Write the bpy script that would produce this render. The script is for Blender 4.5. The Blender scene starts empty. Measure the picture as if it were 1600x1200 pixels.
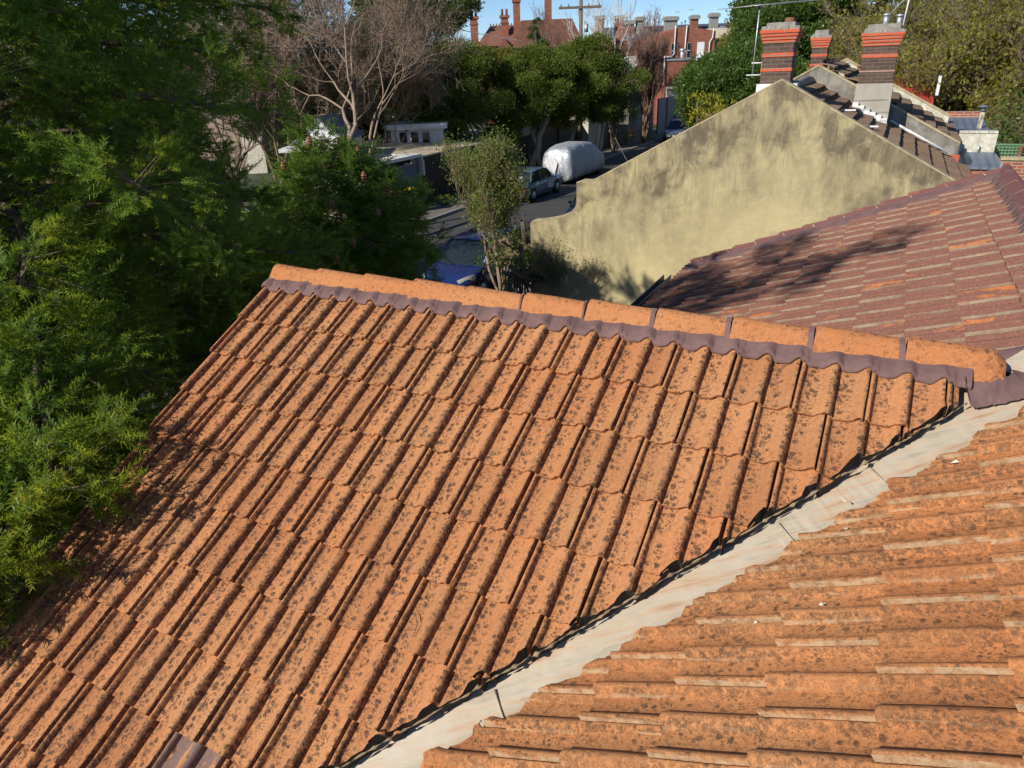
import bpy, bmesh, math, random
import numpy as np
from mathutils import Matrix, Vector
R = math.radians
scene = bpy.context.scene
COL = scene.collection
H = 6.0                                   # camera height above the street

# ------------------------------------------------------------------ camera
F_PX, PITCH, ROLL = 1095.67, 0.425623, 0.038601
cF = np.array([0, math.cos(PITCH), -math.sin(PITCH)])
cU0 = np.array([0, math.sin(PITCH), math.cos(PITCH)]); cR0 = np.array([1., 0, 0])
cR = math.cos(ROLL)*cR0 - math.sin(ROLL)*cU0
cU = math.sin(ROLL)*cR0 + math.cos(ROLL)*cU0
cam_d = bpy.data.cameras.new('camera'); cam = bpy.data.objects.new('camera', cam_d); COL.objects.link(cam)
m = Matrix.Identity(4)
for i in range(3):
    m[i][0] = cR[i]; m[i][1] = cU[i]; m[i][2] = -cF[i]
m[2][3] = H
cam.matrix_world = m
cam_d.sensor_width = 36.0; cam_d.lens = 36.0*F_PX/1600; cam_d.clip_start = 0.05; cam_d.clip_end = 4000
scene.camera = cam

# ------------------------------------------------------------------ light
SUN_AZ, SUN_EL = R(-126), R(32)
world = bpy.data.worlds.new('World'); scene.world = world; world.use_nodes = True
nt = world.node_tree; nt.nodes.clear()
sky = nt.nodes.new('ShaderNodeTexSky'); sky.sky_type = 'NISHITA'; sky.sun_disc = False
sky.sun_elevation = SUN_EL; sky.sun_rotation = SUN_AZ; sky.air_density = 0.75; sky.dust_density = 0.0; sky.ozone_density = 6.0
bg = nt.nodes.new('ShaderNodeBackground'); bg.inputs[1].default_value = 0.105
out = nt.nodes.new('ShaderNodeOutputWorld')
tc = nt.nodes.new('ShaderNodeTexCoord'); mp = nt.nodes.new('ShaderNodeMapping'); mp.inputs['Scale'].default_value = (1.6, 1.6, 9)
nz = nt.nodes.new('ShaderNodeTexNoise'); nz.inputs['Scale'].default_value = 2.3; nz.inputs['Detail'].default_value = 7; nz.inputs['Roughness'].default_value = .62
mp.inputs['Location'].default_value = (0.35, 0.1, 0.0)
rp = nt.nodes.new('ShaderNodeValToRGB'); rp.color_ramp.elements[0].position = .60; rp.color_ramp.elements[1].position = .72
mx = nt.nodes.new('ShaderNodeMixRGB'); mx.inputs[2].default_value = (7.5, 7.8, 8.4, 1)
nt.links.new(tc.outputs['Generated'], mp.inputs[0]); nt.links.new(mp.outputs[0], nz.inputs[0]); nt.links.new(nz.outputs[0], rp.inputs[0])
nt.links.new(rp.outputs[0], mx.inputs[0]); nt.links.new(sky.outputs[0], mx.inputs[1]); nt.links.new(mx.outputs[0], bg.inputs[0]); nt.links.new(bg.outputs[0], out.inputs[0])
sd = bpy.data.lights.new('sun', 'SUN'); sd.energy = 4.6; sd.angle = R(0.53); sd.color = (1.0, .93, .82)
sun = bpy.data.objects.new('sun', sd); COL.objects.link(sun)
sdir = Vector((math.sin(SUN_AZ)*math.cos(SUN_EL), math.cos(SUN_AZ)*math.cos(SUN_EL), math.sin(SUN_EL)))
sun.rotation_euler = sdir.to_track_quat('Z', 'Y').to_euler(); sun.location = sdir*60

scene.render.engine = 'CYCLES'
scene.view_settings.view_transform = 'Standard'; scene.view_settings.look = 'None'
scene.view_settings.exposure = 0.2; scene.view_settings.gamma = 1.0
scene.cycles.max_bounces = 6; scene.cycles.transparent_max_bounces = 4

# ------------------------------------------------------------------ placement helpers
S_ = np.array([.4719, .8816, 0]); C_ = np.array([.8816, -.4719, 0]); CAM = np.array([0, 0, H])
ROTZ = -math.atan2(.4719, .8816)          # local x = across the street (c), local y = along it (s)
def ray(x, y):
    return cF + (x-800)/F_PX*cR + (600-y)/F_PX*cU
def at(x, y, Y):
    r = ray(x, y); return r*(Y/r[1]) + CAM
def onS(x, y, s):
    r = ray(x, y); P = r*(s/(r@S_)) + CAM; return float(P@C_), float(P[2])
def onC(x, y, c):
    r = ray(x, y); P = r*(c/(r@C_)) + CAM; return float(P@S_), float(P[2])
def cs(c, s, z=0.):
    return tuple(s*S_ + c*C_ + np.array([0, 0, z]))

# ------------------------------------------------------------------ object helpers
def tag(o, label=None, cat=None, group=None, kind=None):
    if label: o['label'] = label
    if cat: o['category'] = cat
    if group: o['group'] = group
    if kind: o['kind'] = kind
    return o
def empty(name, loc=(0, 0, 0), rz=0.0, **k):
    o = bpy.data.objects.new(name, None); COL.objects.link(o); o.location = loc; o.rotation_euler = (0, 0, rz)
    o.empty_display_size = .2
    return tag(o, **k)
def link(name, me, mat, parent=None, matrix=None):
    o = bpy.data.objects.new(name, me); COL.objects.link(o)
    if mat is not None:
        for q in (mat if isinstance(mat, (list, tuple)) else [mat]): me.materials.append(q)
    if parent is not None: o.parent = parent
    if matrix is not None: o.matrix_local = matrix
    return o
def np_mesh(name, V, Fc, smooth=False):
    """V (n,3), Fc (m,k) all same k"""
    V = np.asarray(V, dtype=np.float32); Fc = np.asarray(Fc, dtype=np.int32)
    me = bpy.data.meshes.new(name); k = Fc.shape[1]
    me.vertices.add(len(V)); me.vertices.foreach_set('co', V.ravel())
    me.loops.add(Fc.size); me.loops.foreach_set('vertex_index', Fc.ravel())
    me.polygons.add(len(Fc)); me.polygons.foreach_set('loop_start', np.arange(0, Fc.size, k, dtype=np.int32))
    me.polygons.foreach_set('loop_total', np.full(len(Fc), k, dtype=np.int32))
    if smooth: me.polygons.foreach_set('use_smooth', np.ones(len(Fc), dtype=bool))
    me.update(calc_edges=True); me.validate()
    return me
class MB:
    def __init__(s): s.v = []; s.f = []; s.sm = []
    def add(s, V, Fs, smooth=False):
        b = len(s.v); s.v += [tuple(map(float, p)) for p in V]; s.f += [tuple(b+i for i in f) for f in Fs]; s.sm += [smooth]*len(Fs); return s
    def box(s, x0, x1, y0, y1, z0, z1):
        V = [(x, y, z) for z in (z0, z1) for y in (y0, y1) for x in (x0, x1)]
        return s.add(V, [(0, 2, 3, 1), (4, 5, 7, 6), (0, 1, 5, 4), (2, 6, 7, 3), (0, 4, 6, 2), (1, 3, 7, 5)])
    def prism(s, pts, axis, a, b, smooth=False):
        """extrude a 2-D polygon along axis ('x','y','z')"""
        def P(p, t): return {'x': (t, p[0], p[1]), 'y': (p[0], t, p[1]), 'z': (p[0], p[1], t)}[axis]
        n = len(pts); V = [P(p, a) for p in pts] + [P(p, b) for p in pts]
        F = [tuple(range(n)), tuple(range(2*n-1, n-1, -1))] + [(i, i+n, (i+1) % n+n, (i+1) % n) for i in range(n)]
        return s.add(V, F, smooth)
    def tube(s, pts, rad, n=8, cap=True):
        pts = [np.array(p, float) for p in pts]
        if not hasattr(rad, '__len__'): rad = [rad]*len(pts)
        V = []; up = None
        for i, p in enumerate(pts):
            d = pts[min(i+1, len(pts)-1)] - pts[max(i-1, 0)]; d /= (np.linalg.norm(d)+1e-9)
            if up is None: up = np.array([0, 0, 1.]) if abs(d[2]) < .9 else np.array([1., 0, 0])
            a = np.cross(d, up); a /= (np.linalg.norm(a)+1e-9); b = np.cross(a, d); up = b
            for k in range(n):
                t = 2*math.pi*k/n; V.append(p + rad[i]*(math.cos(t)*a + math.sin(t)*b))
        F = []
        for i in range(len(pts)-1):
            for k in range(n):
                F.append((i*n+k, i*n+(k+1) % n, (i+1)*n+(k+1) % n, (i+1)*n+k))
        if cap: F += [tuple(range(n-1, -1, -1)), tuple((len(pts)-1)*n+k for k in range(n))]
        return s.add(V, F, True)
    def build(s, name, mat, parent=None, loc=None, bevel=0, recalc=True):
        me = bpy.data.meshes.new(name); me.from_pydata(s.v, [], s.f)
        me.polygons.foreach_set('use_smooth', s.sm)
        if recalc:
            bm = bmesh.new(); bm.from_mesh(me); bmesh.ops.recalc_face_normals(bm, faces=bm.faces)
            if bevel: bmesh.ops.bevel(bm, geom=bm.edges[:], offset=bevel, segments=2, affect='EDGES', clamp_overlap=True)
            bm.to_mesh(me); bm.free()
        o = link(name, me, mat, parent)
        if loc is not None: o.location = loc
        return o

# ------------------------------------------------------------------ materials
def new_mat(name):
    M = bpy.data.materials.new(name); M.use_nodes = True; n = M.node_tree; n.nodes.clear()
    o = n.nodes.new('ShaderNodeOutputMaterial'); b = n.nodes.new('ShaderNodeBsdfPrincipled'); n.links.new(b.outputs[0], o.inputs[0])
    return M, n, b, o
class NT:
    def __init__(s, n): s.n = n
    def node(s, t, **k):
        q = s.n.nodes.new(t)
        for a, b in k.items(): setattr(q, a, b)
        return q
    def ln(s, a, b): s.n.links.new(a, b)
    def setv(s, sock, v):
        if hasattr(v, 'is_linked') or isinstance(v, bpy.types.NodeSocket): s.ln(v, sock)
        elif isinstance(v, (tuple, list)) and len(v) == 3 and sock.type == 'RGBA': sock.default_value = (*v, 1)
        else: sock.default_value = v
    def noise(s, vec, scale, detail=4, rough=.55, dist=0):
        q = s.node('ShaderNodeTexNoise'); s.ln(vec, q.inputs['Vector']); q.inputs['Scale'].default_value = scale
        q.inputs['Detail'].default_value = detail; q.inputs['Roughness'].default_value = rough; q.inputs['Distortion'].default_value = dist
        return q.outputs[0]
    def voro(s, vec, scale, feature='F1', rand=1):
        q = s.node('ShaderNodeTexVoronoi', feature=feature); s.ln(vec, q.inputs['Vector']); q.inputs['Scale'].default_value = scale
        q.inputs['Randomness'].default_value = rand
        return q
    def ramp(s, f, stops, interp='LINEAR'):
        q = s.node('ShaderNodeValToRGB'); cr = q.color_ramp; cr.interpolation = interp
        while len(cr.elements) < len(stops): cr.elements.new(.5)
        for e, (p, c) in zip(cr.elements, stops):
            e.position = p; e.color = (*c, 1) if hasattr(c, '__len__') else (c, c, c, 1)
        s.setv(q.inputs[0], f); return q.outputs[0]
    def mix(s, f, a, b, mode='MIX'):
        q = s.node('ShaderNodeMixRGB', blend_type=mode); s.setv(q.inputs[0], f); s.setv(q.inputs[1], a); s.setv(q.inputs[2], b); return q.outputs[0]
    def math(s, op, a, b=0., c=None, clamp=False):
        q = s.node('ShaderNodeMath', operation=op, use_clamp=clamp); s.setv(q.inputs[0], a); s.setv(q.inputs[1], b)
        if c is not None: s.setv(q.inputs[2], c)
        return q.outputs[0]
    def obj(s): return s.node('ShaderNodeTexCoord').outputs['Object']
    def mapv(s, vec, scale=(1, 1, 1), loc=(0, 0, 0), rot=(0, 0, 0)):
        q = s.node('ShaderNodeMapping'); s.ln(vec, q.inputs[0]); q.inputs['Scale'].default_value = scale; q.inputs['Location'].default_value = loc; q.inputs['Rotation'].default_value = rot
        return q.outputs[0]
    def sep(s, vec):
        q = s.node('ShaderNodeSeparateXYZ'); s.ln(vec, q.inputs[0]); return q.outputs
    def comb(s, x, y, z):
        q = s.node('ShaderNodeCombineXYZ'); s.setv(q.inputs[0], x); s.setv(q.inputs[1], y); s.setv(q.inputs[2], z); return q.outputs[0]
    def isl(s): return s.node('ShaderNodeNewGeometry').outputs['Random Per Island']
    def bump(s, h, strength, dist, b):
        q = s.node('ShaderNodeBump'); q.inputs['Strength'].default_value = strength; q.inputs['Distance'].default_value = dist
        s.ln(h, q.inputs['Height']); s.ln(q.outputs[0], b.inputs['Normal'])
def plain(name, col, rough=.7, metal=0., var=.12, scale=6., bump=0., spec=.5):
    M, n, b, o = new_mat(name); t = NT(n); v = t.obj()
    f = t.noise(v, scale, 5, .6)
    c1 = tuple(max(0, x*(1-var)) for x in col); c2 = tuple(min(1, x*(1+var)) for x in col)
    c = t.ramp(f, [(.3, c1), (.7, c2)])
    t.ln(c, b.inputs['Base Color']); b.inputs['Roughness'].default_value = rough; b.inputs['Metallic'].default_value = metal
    b.inputs['Specular IOR Level'].default_value = spec
    if bump: t.bump(t.noise(v, scale*6, 4), bump, .01, b)
    return M
def tile_mat(name, base, dark, pale, purple=None, lich=.5, lap=0.):
    M, n, b, o = new_mat(name); t = NT(n); v = t.obj(); r = t.isl()
    # every tile its own slightly different tint
    c = t.mix(t.ramp(r, [(0, 0.), (1, 1.)]), tuple(x*.86 for x in base), tuple(min(1, x*1.12) for x in base))
    big = t.noise(v, 1.1, 4, .6)
    c = t.mix(t.math('MULTIPLY', t.ramp(big, [(.42, 0.), (.65, 1.)]), .35), c, pale)
    g = t.noise(v, 190, 3, .7)
    c = t.mix(t.ramp(g, [(.33, .55), (.5, 0.)]), c, tuple(x*.45 for x in base))
    c = t.mix(t.ramp(g, [(.55, 0.), (.75, .6)]), c, pale)
    if purple:
        pz = t.noise(t.mapv(v, (3.5, 1.0, 3.)), 2.2, 5, .65)
        k = t.math('ADD', t.math('MULTIPLY', pz, .75), t.math('MULTIPLY', r, .25))
        grain = t.noise(v, 90, 3, .7)
        pc = t.mix(t.ramp(grain, [(.5, 0.), (.72, .55)]), purple, tuple(min(1, x*2.2) for x in purple))
        c = t.mix(t.ramp(k, [(.315, 0.), (.35, 1.)]), c, pc)
        # pale worn lips along the side laps
        x = t.sep(v)[0]; fx = t.math('FRACT', t.math('DIVIDE', x, .3))
        edge = t.math('MULTIPLY', t.ramp(fx, [(.948, 0.), (.958, 1.), (.982, 1.), (.99, .1)]), t.ramp(t.noise(v, 9, 5, .7), [(.35, .35), (.6, .95)]))
        c = t.mix(edge, c, (.40, .32, .22))
    # lichen: blotches, thicker in the pans and on the shaded flank of the rolls
    wv = t.node('ShaderNodeVectorMath', operation='ADD'); nn = t.node('ShaderNodeTexNoise'); t.ln(v, nn.inputs[0]); nn.inputs['Scale'].default_value = 30
    sc = t.node('ShaderNodeVectorMath', operation='SCALE'); t.ln(nn.outputs['Color'], sc.inputs[0]); sc.inputs['Scale'].default_value = .03
    t.ln(v, wv.inputs[0]); t.ln(sc.outputs[0], wv.inputs[1])
    l1 = t.voro(wv.outputs[0], 31)
    blot = t.ramp(l1.outputs['Distance'], [(.27, 1.), (.44, 0.)])
    pres = t.ramp(l1.outputs['Color'], [(.55-.25*lich, 0.), (.60-.25*lich, 1.)])
    l2 = t.voro(wv.outputs[0], 66); sm = t.math('MULTIPLY', t.ramp(l2.outputs['Distance'], [(.2, 1.), (.46, 0.)]), t.ramp(t.noise(v, 9, 5, .65), [(.40, 0.), (.54, 1.)]))
    fine = t.noise(v, 55, 6, .75)
    dirt = t.ramp(fine, [(.52, 0.), (.62, 1.)])
    patch = t.ramp(t.noise(t.mapv(v, (1.6, 1., 1.)), 3.2, 5, .65), [(.34, .5), (.55, 1.)])
    f = t.math('MAXIMUM', t.math('MULTIPLY', blot, pres), t.math('MULTIPLY', sm, .95))
    f = t.math('MAXIMUM', f, t.math('MULTIPLY', dirt, .62))
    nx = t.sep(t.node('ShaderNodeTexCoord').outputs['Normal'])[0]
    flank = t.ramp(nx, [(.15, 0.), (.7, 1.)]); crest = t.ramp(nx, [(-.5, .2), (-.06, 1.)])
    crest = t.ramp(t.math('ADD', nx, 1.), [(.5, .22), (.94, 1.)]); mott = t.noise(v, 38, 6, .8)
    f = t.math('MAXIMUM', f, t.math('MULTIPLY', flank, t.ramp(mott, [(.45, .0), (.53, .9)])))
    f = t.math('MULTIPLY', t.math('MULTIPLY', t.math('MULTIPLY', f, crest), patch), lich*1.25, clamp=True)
    f = t.math('MULTIPLY', f, t.ramp(t.noise(v, 120, 3, .7), [(.35, .45), (.55, 1.)]))
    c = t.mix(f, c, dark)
    if lap:                                    # clean sandy face of the side lap
        lf = t.math('MULTIPLY', t.ramp(nx, [(.93, 0.), (.97, 1.)]), t.ramp(t.noise(v, 22, 5, .7), [(.36, .1), (.56, lap)]))
        c = t.mix(lf, c, (.50, .35, .21))
    t.ln(c, b.inputs['Base Color']); b.inputs['Roughness'].default_value = .93; b.inputs['Specular IOR Level'].default_value = .25
    h = t.math('ADD', t.math('MULTIPLY', g, .5), t.math('ADD', fine, t.math('MULTIPLY', f, .4)))
    t.bump(h, .55, .006, b)
    return M
def leaf_mat(name, cols, rough=.55, trans=.35):
    M, n, b, o = new_mat(name); t = NT(n); r = t.isl()
    k = len(cols); f = t.math('ADD', t.math('MULTIPLY', r, .45), t.math('MULTIPLY', t.ramp(t.noise(t.obj(), 3.2, 3, .6), [(.36, 0.), (.66, 1.)]), .55))
    c = t.ramp(f, [(i/(k-1), q) for i, q in enumerate(cols)])
    big = t.noise(t.obj(), .7, 3)
    c = t.mix(t.ramp(big, [(.35, 0.), (.65, .45)]), c, cols[0])
    t.ln(c, b.inputs['Base Color']); b.inputs['Roughness'].default_value = rough; b.inputs['Specular IOR Level'].default_value = .3
    tr = t.node('ShaderNodeBsdfTranslucent'); t.ln(t.mix(.5, c, (.45, .5, .04), 'MIX'), tr.inputs[0])
    ms = t.node('ShaderNodeMixShader'); ms.inputs[0].default_value = trans; t.ln(b.outputs[0], ms.inputs[1]); t.ln(tr.outputs[0], ms.inputs[2]); t.ln(ms.outputs[0], o.inputs[0])
    return M
def brick_mat(name, c1, c2, mortar, bw=.23, bh=.076, ms=.012, mottled=.25):
    M, n, b, o = new_mat(name); t = NT(n); v = t.obj(); x, y, z = t.sep(v)
    u = t.comb(t.math('ADD', x, y), z, 0.)
    q = t.node('ShaderNodeTexBrick'); t.ln(u, q.inputs[0]); q.inputs['Color1'].default_value = (*c1, 1); q.inputs['Color2'].default_value = (*c2, 1); q.inputs['Mortar'].default_value = (*mortar, 1)
    q.inputs['Scale'].default_value = 1; q.inputs['Brick Width'].default_value = bw; q.inputs['Row Height'].default_value = bh; q.inputs['Mortar Size'].default_value = ms; q.inputs['Bias'].default_value = -.1
    c = t.mix(t.math('MULTIPLY', t.ramp(t.noise(v, 2.5, 6, .65), [(.35, 0.), (.7, 1.)]), mottled), q.outputs[0], tuple(x*.35 for x in c1))
    t.ln(c, b.inputs['Base Color']); b.inputs['Roughness'].default_value = .9
    t.bump(t.math('SUBTRACT', t.noise(v, 60, 3), q.outputs['Fac']), .4, .008, b)
    return M
def corrug_mat(name, col, axis='x', pitch=.076, rust=0.):
    M, n, b, o = new_mat(name); t = NT(n); v = t.obj(); s = t.sep(v)[{'x': 0, 'y': 1, 'z': 2}[axis]]
    w = t.math('SINE', t.math('MULTIPLY', s, 2*math.pi/pitch))
    c = t.mix(t.ramp(t.noise(v, 1.5, 5, .6), [(.35, 0.), (.7, .4)]), col, tuple(x*.6 for x in col))
    if rust: c = t.mix(t.ramp(t.noise(v, 3, 6, .7), [(.55, 0.), (.7, rust)]), c, (.25, .1, .04))
    t.ln(c, b.inputs['Base Color']); b.inputs['Roughness'].default_value = .5; b.inputs['Metallic'].default_value = .15
    t.bump(w, .8, .012, b); return M

mt = {}
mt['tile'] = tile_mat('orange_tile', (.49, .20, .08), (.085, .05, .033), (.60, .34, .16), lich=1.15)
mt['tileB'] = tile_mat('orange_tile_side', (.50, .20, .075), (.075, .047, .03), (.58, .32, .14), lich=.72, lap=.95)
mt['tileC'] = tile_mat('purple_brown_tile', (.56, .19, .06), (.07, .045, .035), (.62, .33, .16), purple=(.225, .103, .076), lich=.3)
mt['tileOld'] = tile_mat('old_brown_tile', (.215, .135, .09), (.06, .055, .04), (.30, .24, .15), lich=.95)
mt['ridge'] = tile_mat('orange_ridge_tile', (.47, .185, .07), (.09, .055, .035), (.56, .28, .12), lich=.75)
mt['purple'] = plain('purple_pointing', (.165, .095, .088), .85, var=.25, scale=9, bump=.35)
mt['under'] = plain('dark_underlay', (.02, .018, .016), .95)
mt['cement'] = plain('cement_crumb', (.33, .24, .14), .95, var=.4, scale=30, bump=.6)
def metal_valley():
    M, n, b, o = new_mat('galvanised_valley'); t = NT(n); v = t.obj()
    s = t.noise(t.mapv(v, (1.2, 14, 4)), 2.0, 6, .65)
    c = t.ramp(s, [(.3, (.40, .34, .26)), (.46, (.54, .47, .36)), (.58, (.55, .40, .27)), (.72, (.40, .23, .12))])
    c = t.mix(t.ramp(t.noise(v, 3, 5, .7), [(.5, 0.), (.7, .6)]), c, (.58, .54, .46))
    t.ln(c, b.inputs['Base Color']); b.inputs['Roughness'].default_value = .6; b.inputs['Metallic'].default_value = .15
    t.bump(t.noise(v, 14, 4), .25, .006, b); return M
mt['valley'] = metal_valley()
mt['bark'] = plain('grey_brown_bark', (.16, .115, .08), .9, var=.35, scale=14, bump=.7)
mt['palebark'] = plain('pale_papery_bark', (.42, .33, .24), .9, var=.3, scale=8, bump=.5)
mt['whitebark'] = plain('white_bark', (.62, .58, .52), .85, var=.18, scale=6)
mt['twig'] = plain('winter_twig', (.30, .215, .15), .9, var=.25, scale=2)
mt['twig2'] = plain('red_brown_twig', (.26, .15, .105), .9, var=.25, scale=2)
mt['needle'] = leaf_mat('fir_needle', [(.045, .12, .026), (.10, .21, .03), (.22, .33, .034), (.55, .52, .05)], .45, .48)
mt['needle2'] = leaf_mat('dark_fir_needle', [(.05, .12, .024), (.095, .19, .028), (.19, .30, .036)], .45, .45)
mt['olive'] = leaf_mat('olive_leaf', [(.065, .10, .018), (.125, .17, .024), (.22, .25, .038)], .6, .28)
mt['green'] = leaf_mat('glossy_leaf', [(.05, .095, .024), (.085, .15, .032), (.14, .21, .045)], .4, .3)
mt['lime'] = leaf_mat('light_green_leaf', [(.09, .13, .03), (.16, .21, .045), (.26, .30, .07)], .5, .35)
mt['yellow'] = leaf_mat('yellow_leaf', [(.30, .28, .02), (.50, .40, .03), (.12, .2, .02)], .5, .35)
mt['autumn'] = leaf_mat('yellow_green_leaf', [(.10, .12, .02), (.20, .20, .03), (.32, .28, .045), (.13, .17, .03)], .55, .4)
mt['fargreen'] = leaf_mat('far_leaf', [(.04, .065, .022), (.07, .10, .032), (.12, .14, .04)], .6, .2)
def render_wall():
    M, n, b, o = new_mat('yellow_stained_render'); t = NT(n); v = t.obj(); x, y, z = t.sep(v)
    base = t.mix(t.ramp(t.noise(v, .9, 5, .6), [(.35, 0.), (.65, 1.)]), (.53, .45, .25), (.42, .355, .20))
    base = t.mix(t.ramp(t.noise(v, 7, 5, .6), [(.45, 0.), (.75, .35)]), base, (.66, .54, .28))
    # distance below the coping line: weathering washes down from it
    top = t.math('SUBTRACT', 5.58, t.math('MULTIPLY', t.math('ABSOLUTE', t.math('ADD', x, 2.1)), .545))
    d = t.math('SUBTRACT', top, z)
    streak = t.noise(t.mapv(v, (2.2, 1., .9)), 1.2, 8, .7, .6)
    streak2 = t.noise(t.mapv(v, (11., 1., .5)), 1.2, 6, .65)
    blot = t.noise(t.mapv(v, loc=(3, 1, 7)), 1.15, 6, .62)
    wash = t.ramp(t.math('DIVIDE', d, 2.6), [(0., 1.), (.35, .9), (.7, .5), (1., .06)])
    f = t.math('MULTIPLY', wash, t.ramp(streak, [(.36, .05), (.62, 1.)]))
    f = t.math('MAXIMUM', f, t.math('MULTIPLY', t.ramp(streak2, [(.47, 0.), (.66, .65)]), t.math('ADD', wash, .12)))
    f = t.math('MULTIPLY', f, t.ramp(blot, [(.32, .5), (.6, 1.3)]), clamp=True)
    c = t.mix(t.math('MULTIPLY', f, .95), base, (.165, .135, .09))
    c = t.mix(t.ramp(t.math('MULTIPLY', t.ramp(blot, [(.52, 0.), (.62, 1.)]), wash), [(.3, 0.), (.9, .5)]), c, (.105, .085, .06))
    # repaired grey patches
    pv = t.voro(t.mapv(v, (1.5, 1., 1.25)), 1.4); pm = t.math('MULTIPLY', t.ramp(pv.outputs['Distance'], [(.21, 1.), (.24, 0.)]), t.ramp(pv.outputs['Color'], [(.52, 0.), (.55, .55)]))
    c = t.mix(pm, c, (.36, .31, .2))
    # pale hairline cracks in one band
    cv = t.voro(t.mapv(v, (1.6, 1., 3.)), 2.2, 'DISTANCE_TO_EDGE'); cm = t.ramp(cv.outputs['Distance'], [(.0, 1.), (.02, 0.)])
    band = t.ramp(t.math('ABSOLUTE', t.math('SUBTRACT', z, 3.0)), [(.3, 1.), (.8, 0.)])
    c = t.mix(t.math('MULTIPLY', t.math('MULTIPLY', cm, band), t.ramp(t.noise(v, 1.6, 4), [(.48, 0.), (.6, .75)])), c, (.7, .6, .38))
    t.ln(c, b.inputs['Base Color']); b.inputs['Roughness'].default_value = .92; b.inputs['Specular IOR Level'].default_value = .2
    t.bump(t.math('ADD', t.noise(v, 5, 5, .6), t.math('MULTIPLY', t.noise(v, 45, 4, .7), .35)), .5, .03, b)
    return M
mt['ochre'] = render_wall()
def stained(name, col, dark, k=.7, scale=3.):
    M, n, b, o = new_mat(name); t = NT(n); v = t.obj()
    a = t.ramp(t.noise(v, scale, 6, .68), [(.38, 0.), (.62, k)])
    c = t.mix(a, col, dark); c = t.mix(t.ramp(t.noise(t.mapv(v, (8, 8, .8)), 1.5, 5), [(.5, 0.), (.7, k*.6)]), c, dark)
    t.ln(c, b.inputs['Base Color']); b.inputs['Roughness'].default_value = .92; t.bump(t.noise(v, 30, 4, .7), .4, .012, b); return M
mt['coping'] = stained('weathered_coping', (.50, .41, .25), (.22, .18, .11), .6, 5)
mt['greyrender'] = stained('grey_render', (.30, .28, .24), (.12, .11, .09), .85, 3.5)
mt['stucco'] = stained('smooth_stucco', (.40, .37, .31), (.27, .25, .2), .5, 2)
mt['whitewall'] = stained('dirty_whitewash', (.70, .67, .56), (.30, .28, .2), .65, 6)
mt['white'] = plain('white_paint', (.74, .74, .72), .55, var=.06)
mt['cream'] = plain('cream_paint', (.62, .54, .38), .7, var=.1, scale=2)
mt['beige'] = stained('beige_sheet_roof', (.56, .47, .33), (.30, .24, .16), .6, 1.5)
mt['darkbrick'] = brick_mat('dark_brown_brick', (.085, .05, .038), (.125, .075, .055), (.15, .12, .095), ms=.009)
mt['redbrick'] = brick_mat('bright_red_brick', (.62, .115, .045), (.50, .085, .035), (.30, .22, .17), ms=.008, mottled=.12)
mt['brick'] = brick_mat('orange_red_brick', (.40, .12, .06), (.30, .085, .05), (.38, .32, .25))
mt['farbrick'] = brick_mat('faded_red_brick', (.36, .11, .06), (.25, .075, .045), (.28, .2, .15), bw=.5, bh=.16, mottled=.5)
mt['slate'] = plain('grey_slate', (.09, .10, .115), .6, var=.3, scale=2)
mt['lightslate'] = plain('light_grey_slate', (.17, .19, .22), .55, var=.2, scale=2)
mt['terracotta'] = plain('far_terracotta_roof', (.20, .085, .055), .85, var=.3, scale=3)
mt['greycement'] = stained('grey_cement', (.34, .32, .28), (.15, .14, .12), .6, 8)
mt['asphalt'] = plain('asphalt', (.06, .058, .055), .9, var=.25, scale=3, bump=.5)
mt['concrete'] = stained('footpath_concrete', (.19, .17, .15), (.09, .08, .07), .6, 2)
mt['dirt'] = plain('bare_earth_and_grass', (.05, .06, .025), .95, var=.5, scale=.8, bump=.5)
mt['dirt2'] = plain('distant_ground', (.07, .075, .04), .95, var=.4, scale=.1)
mt['zinc'] = plain('pale_zinc', (.50, .54, .58), .38, .55, var=.1)
mt['bluegrey'] = corrug_mat('blue_grey_sheet', (.17, .21, .27), 'x', .2)
mt['lightsheet'] = corrug_mat('pale_sheet_roof', (.55, .56, .5), 'y', .12)
mt['redsheet'] = corrug_mat('red_sheet_roof', (.50, .07, .05), 'x', .12)
mt['darkfence'] = corrug_mat('dark_brown_sheet', (.035, .024, .02), 'y', .18)
mt['greyfence'] = corrug_mat('grey_sheet_fence', (.20, .19, .18), 'y', .2)
mt['bluefence'] = plain('blue_grey_door_paint', (.13, .155, .19), .6, var=.12)
mt['greenlat'] = plain('green_lattice', (.12, .25, .14), .7)
mt['steel'] = plain('galvanised_pipe', (.55, .56, .56), .4, .6)
mt['rust'] = plain('rusty_iron', (.22, .10, .05), .9, var=.4)
mt['wood'] = plain('weathered_pole', (.17, .13, .095), .9, var=.3, scale=9, bump=.5)
mt['black'] = plain('black_rubber', (.012, .012, .013), .7)
mt['cone'] = plain('fir_cone', (.30, .13, .055), .85, var=.3, scale=40, bump=.5)
mt['reddoor'] = plain('red_door_paint', (.16, .02, .02), .6)  # even dark red base colour of the outbuilding door
def glossy(name, col, rough=.25, coat=.6, metal=.2):
    M, n, b, o = new_mat(name); t = NT(n); f = t.noise(t.obj(), 3, 5, .6)
    t.ln(t.ramp(f, [(.3, tuple(x*.88 for x in col)), (.7, tuple(min(1, x*1.08) for x in col))]), b.inputs['Base Color'])
    b.inputs['Roughness'].default_value = rough; b.inputs['Metallic'].default_value = metal; b.inputs['Coat Weight'].default_value = coat
    return M
mt['glass'] = glossy('dark_glass', (.02, .028, .03), .08, .3, 0)
mt['chrome'] = glossy('chrome', (.6, .6, .6), .2, 0, .9)
mt['lamp'] = glossy('clear_lamp', (.55, .55, .5), .15, .8, 0)
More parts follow.
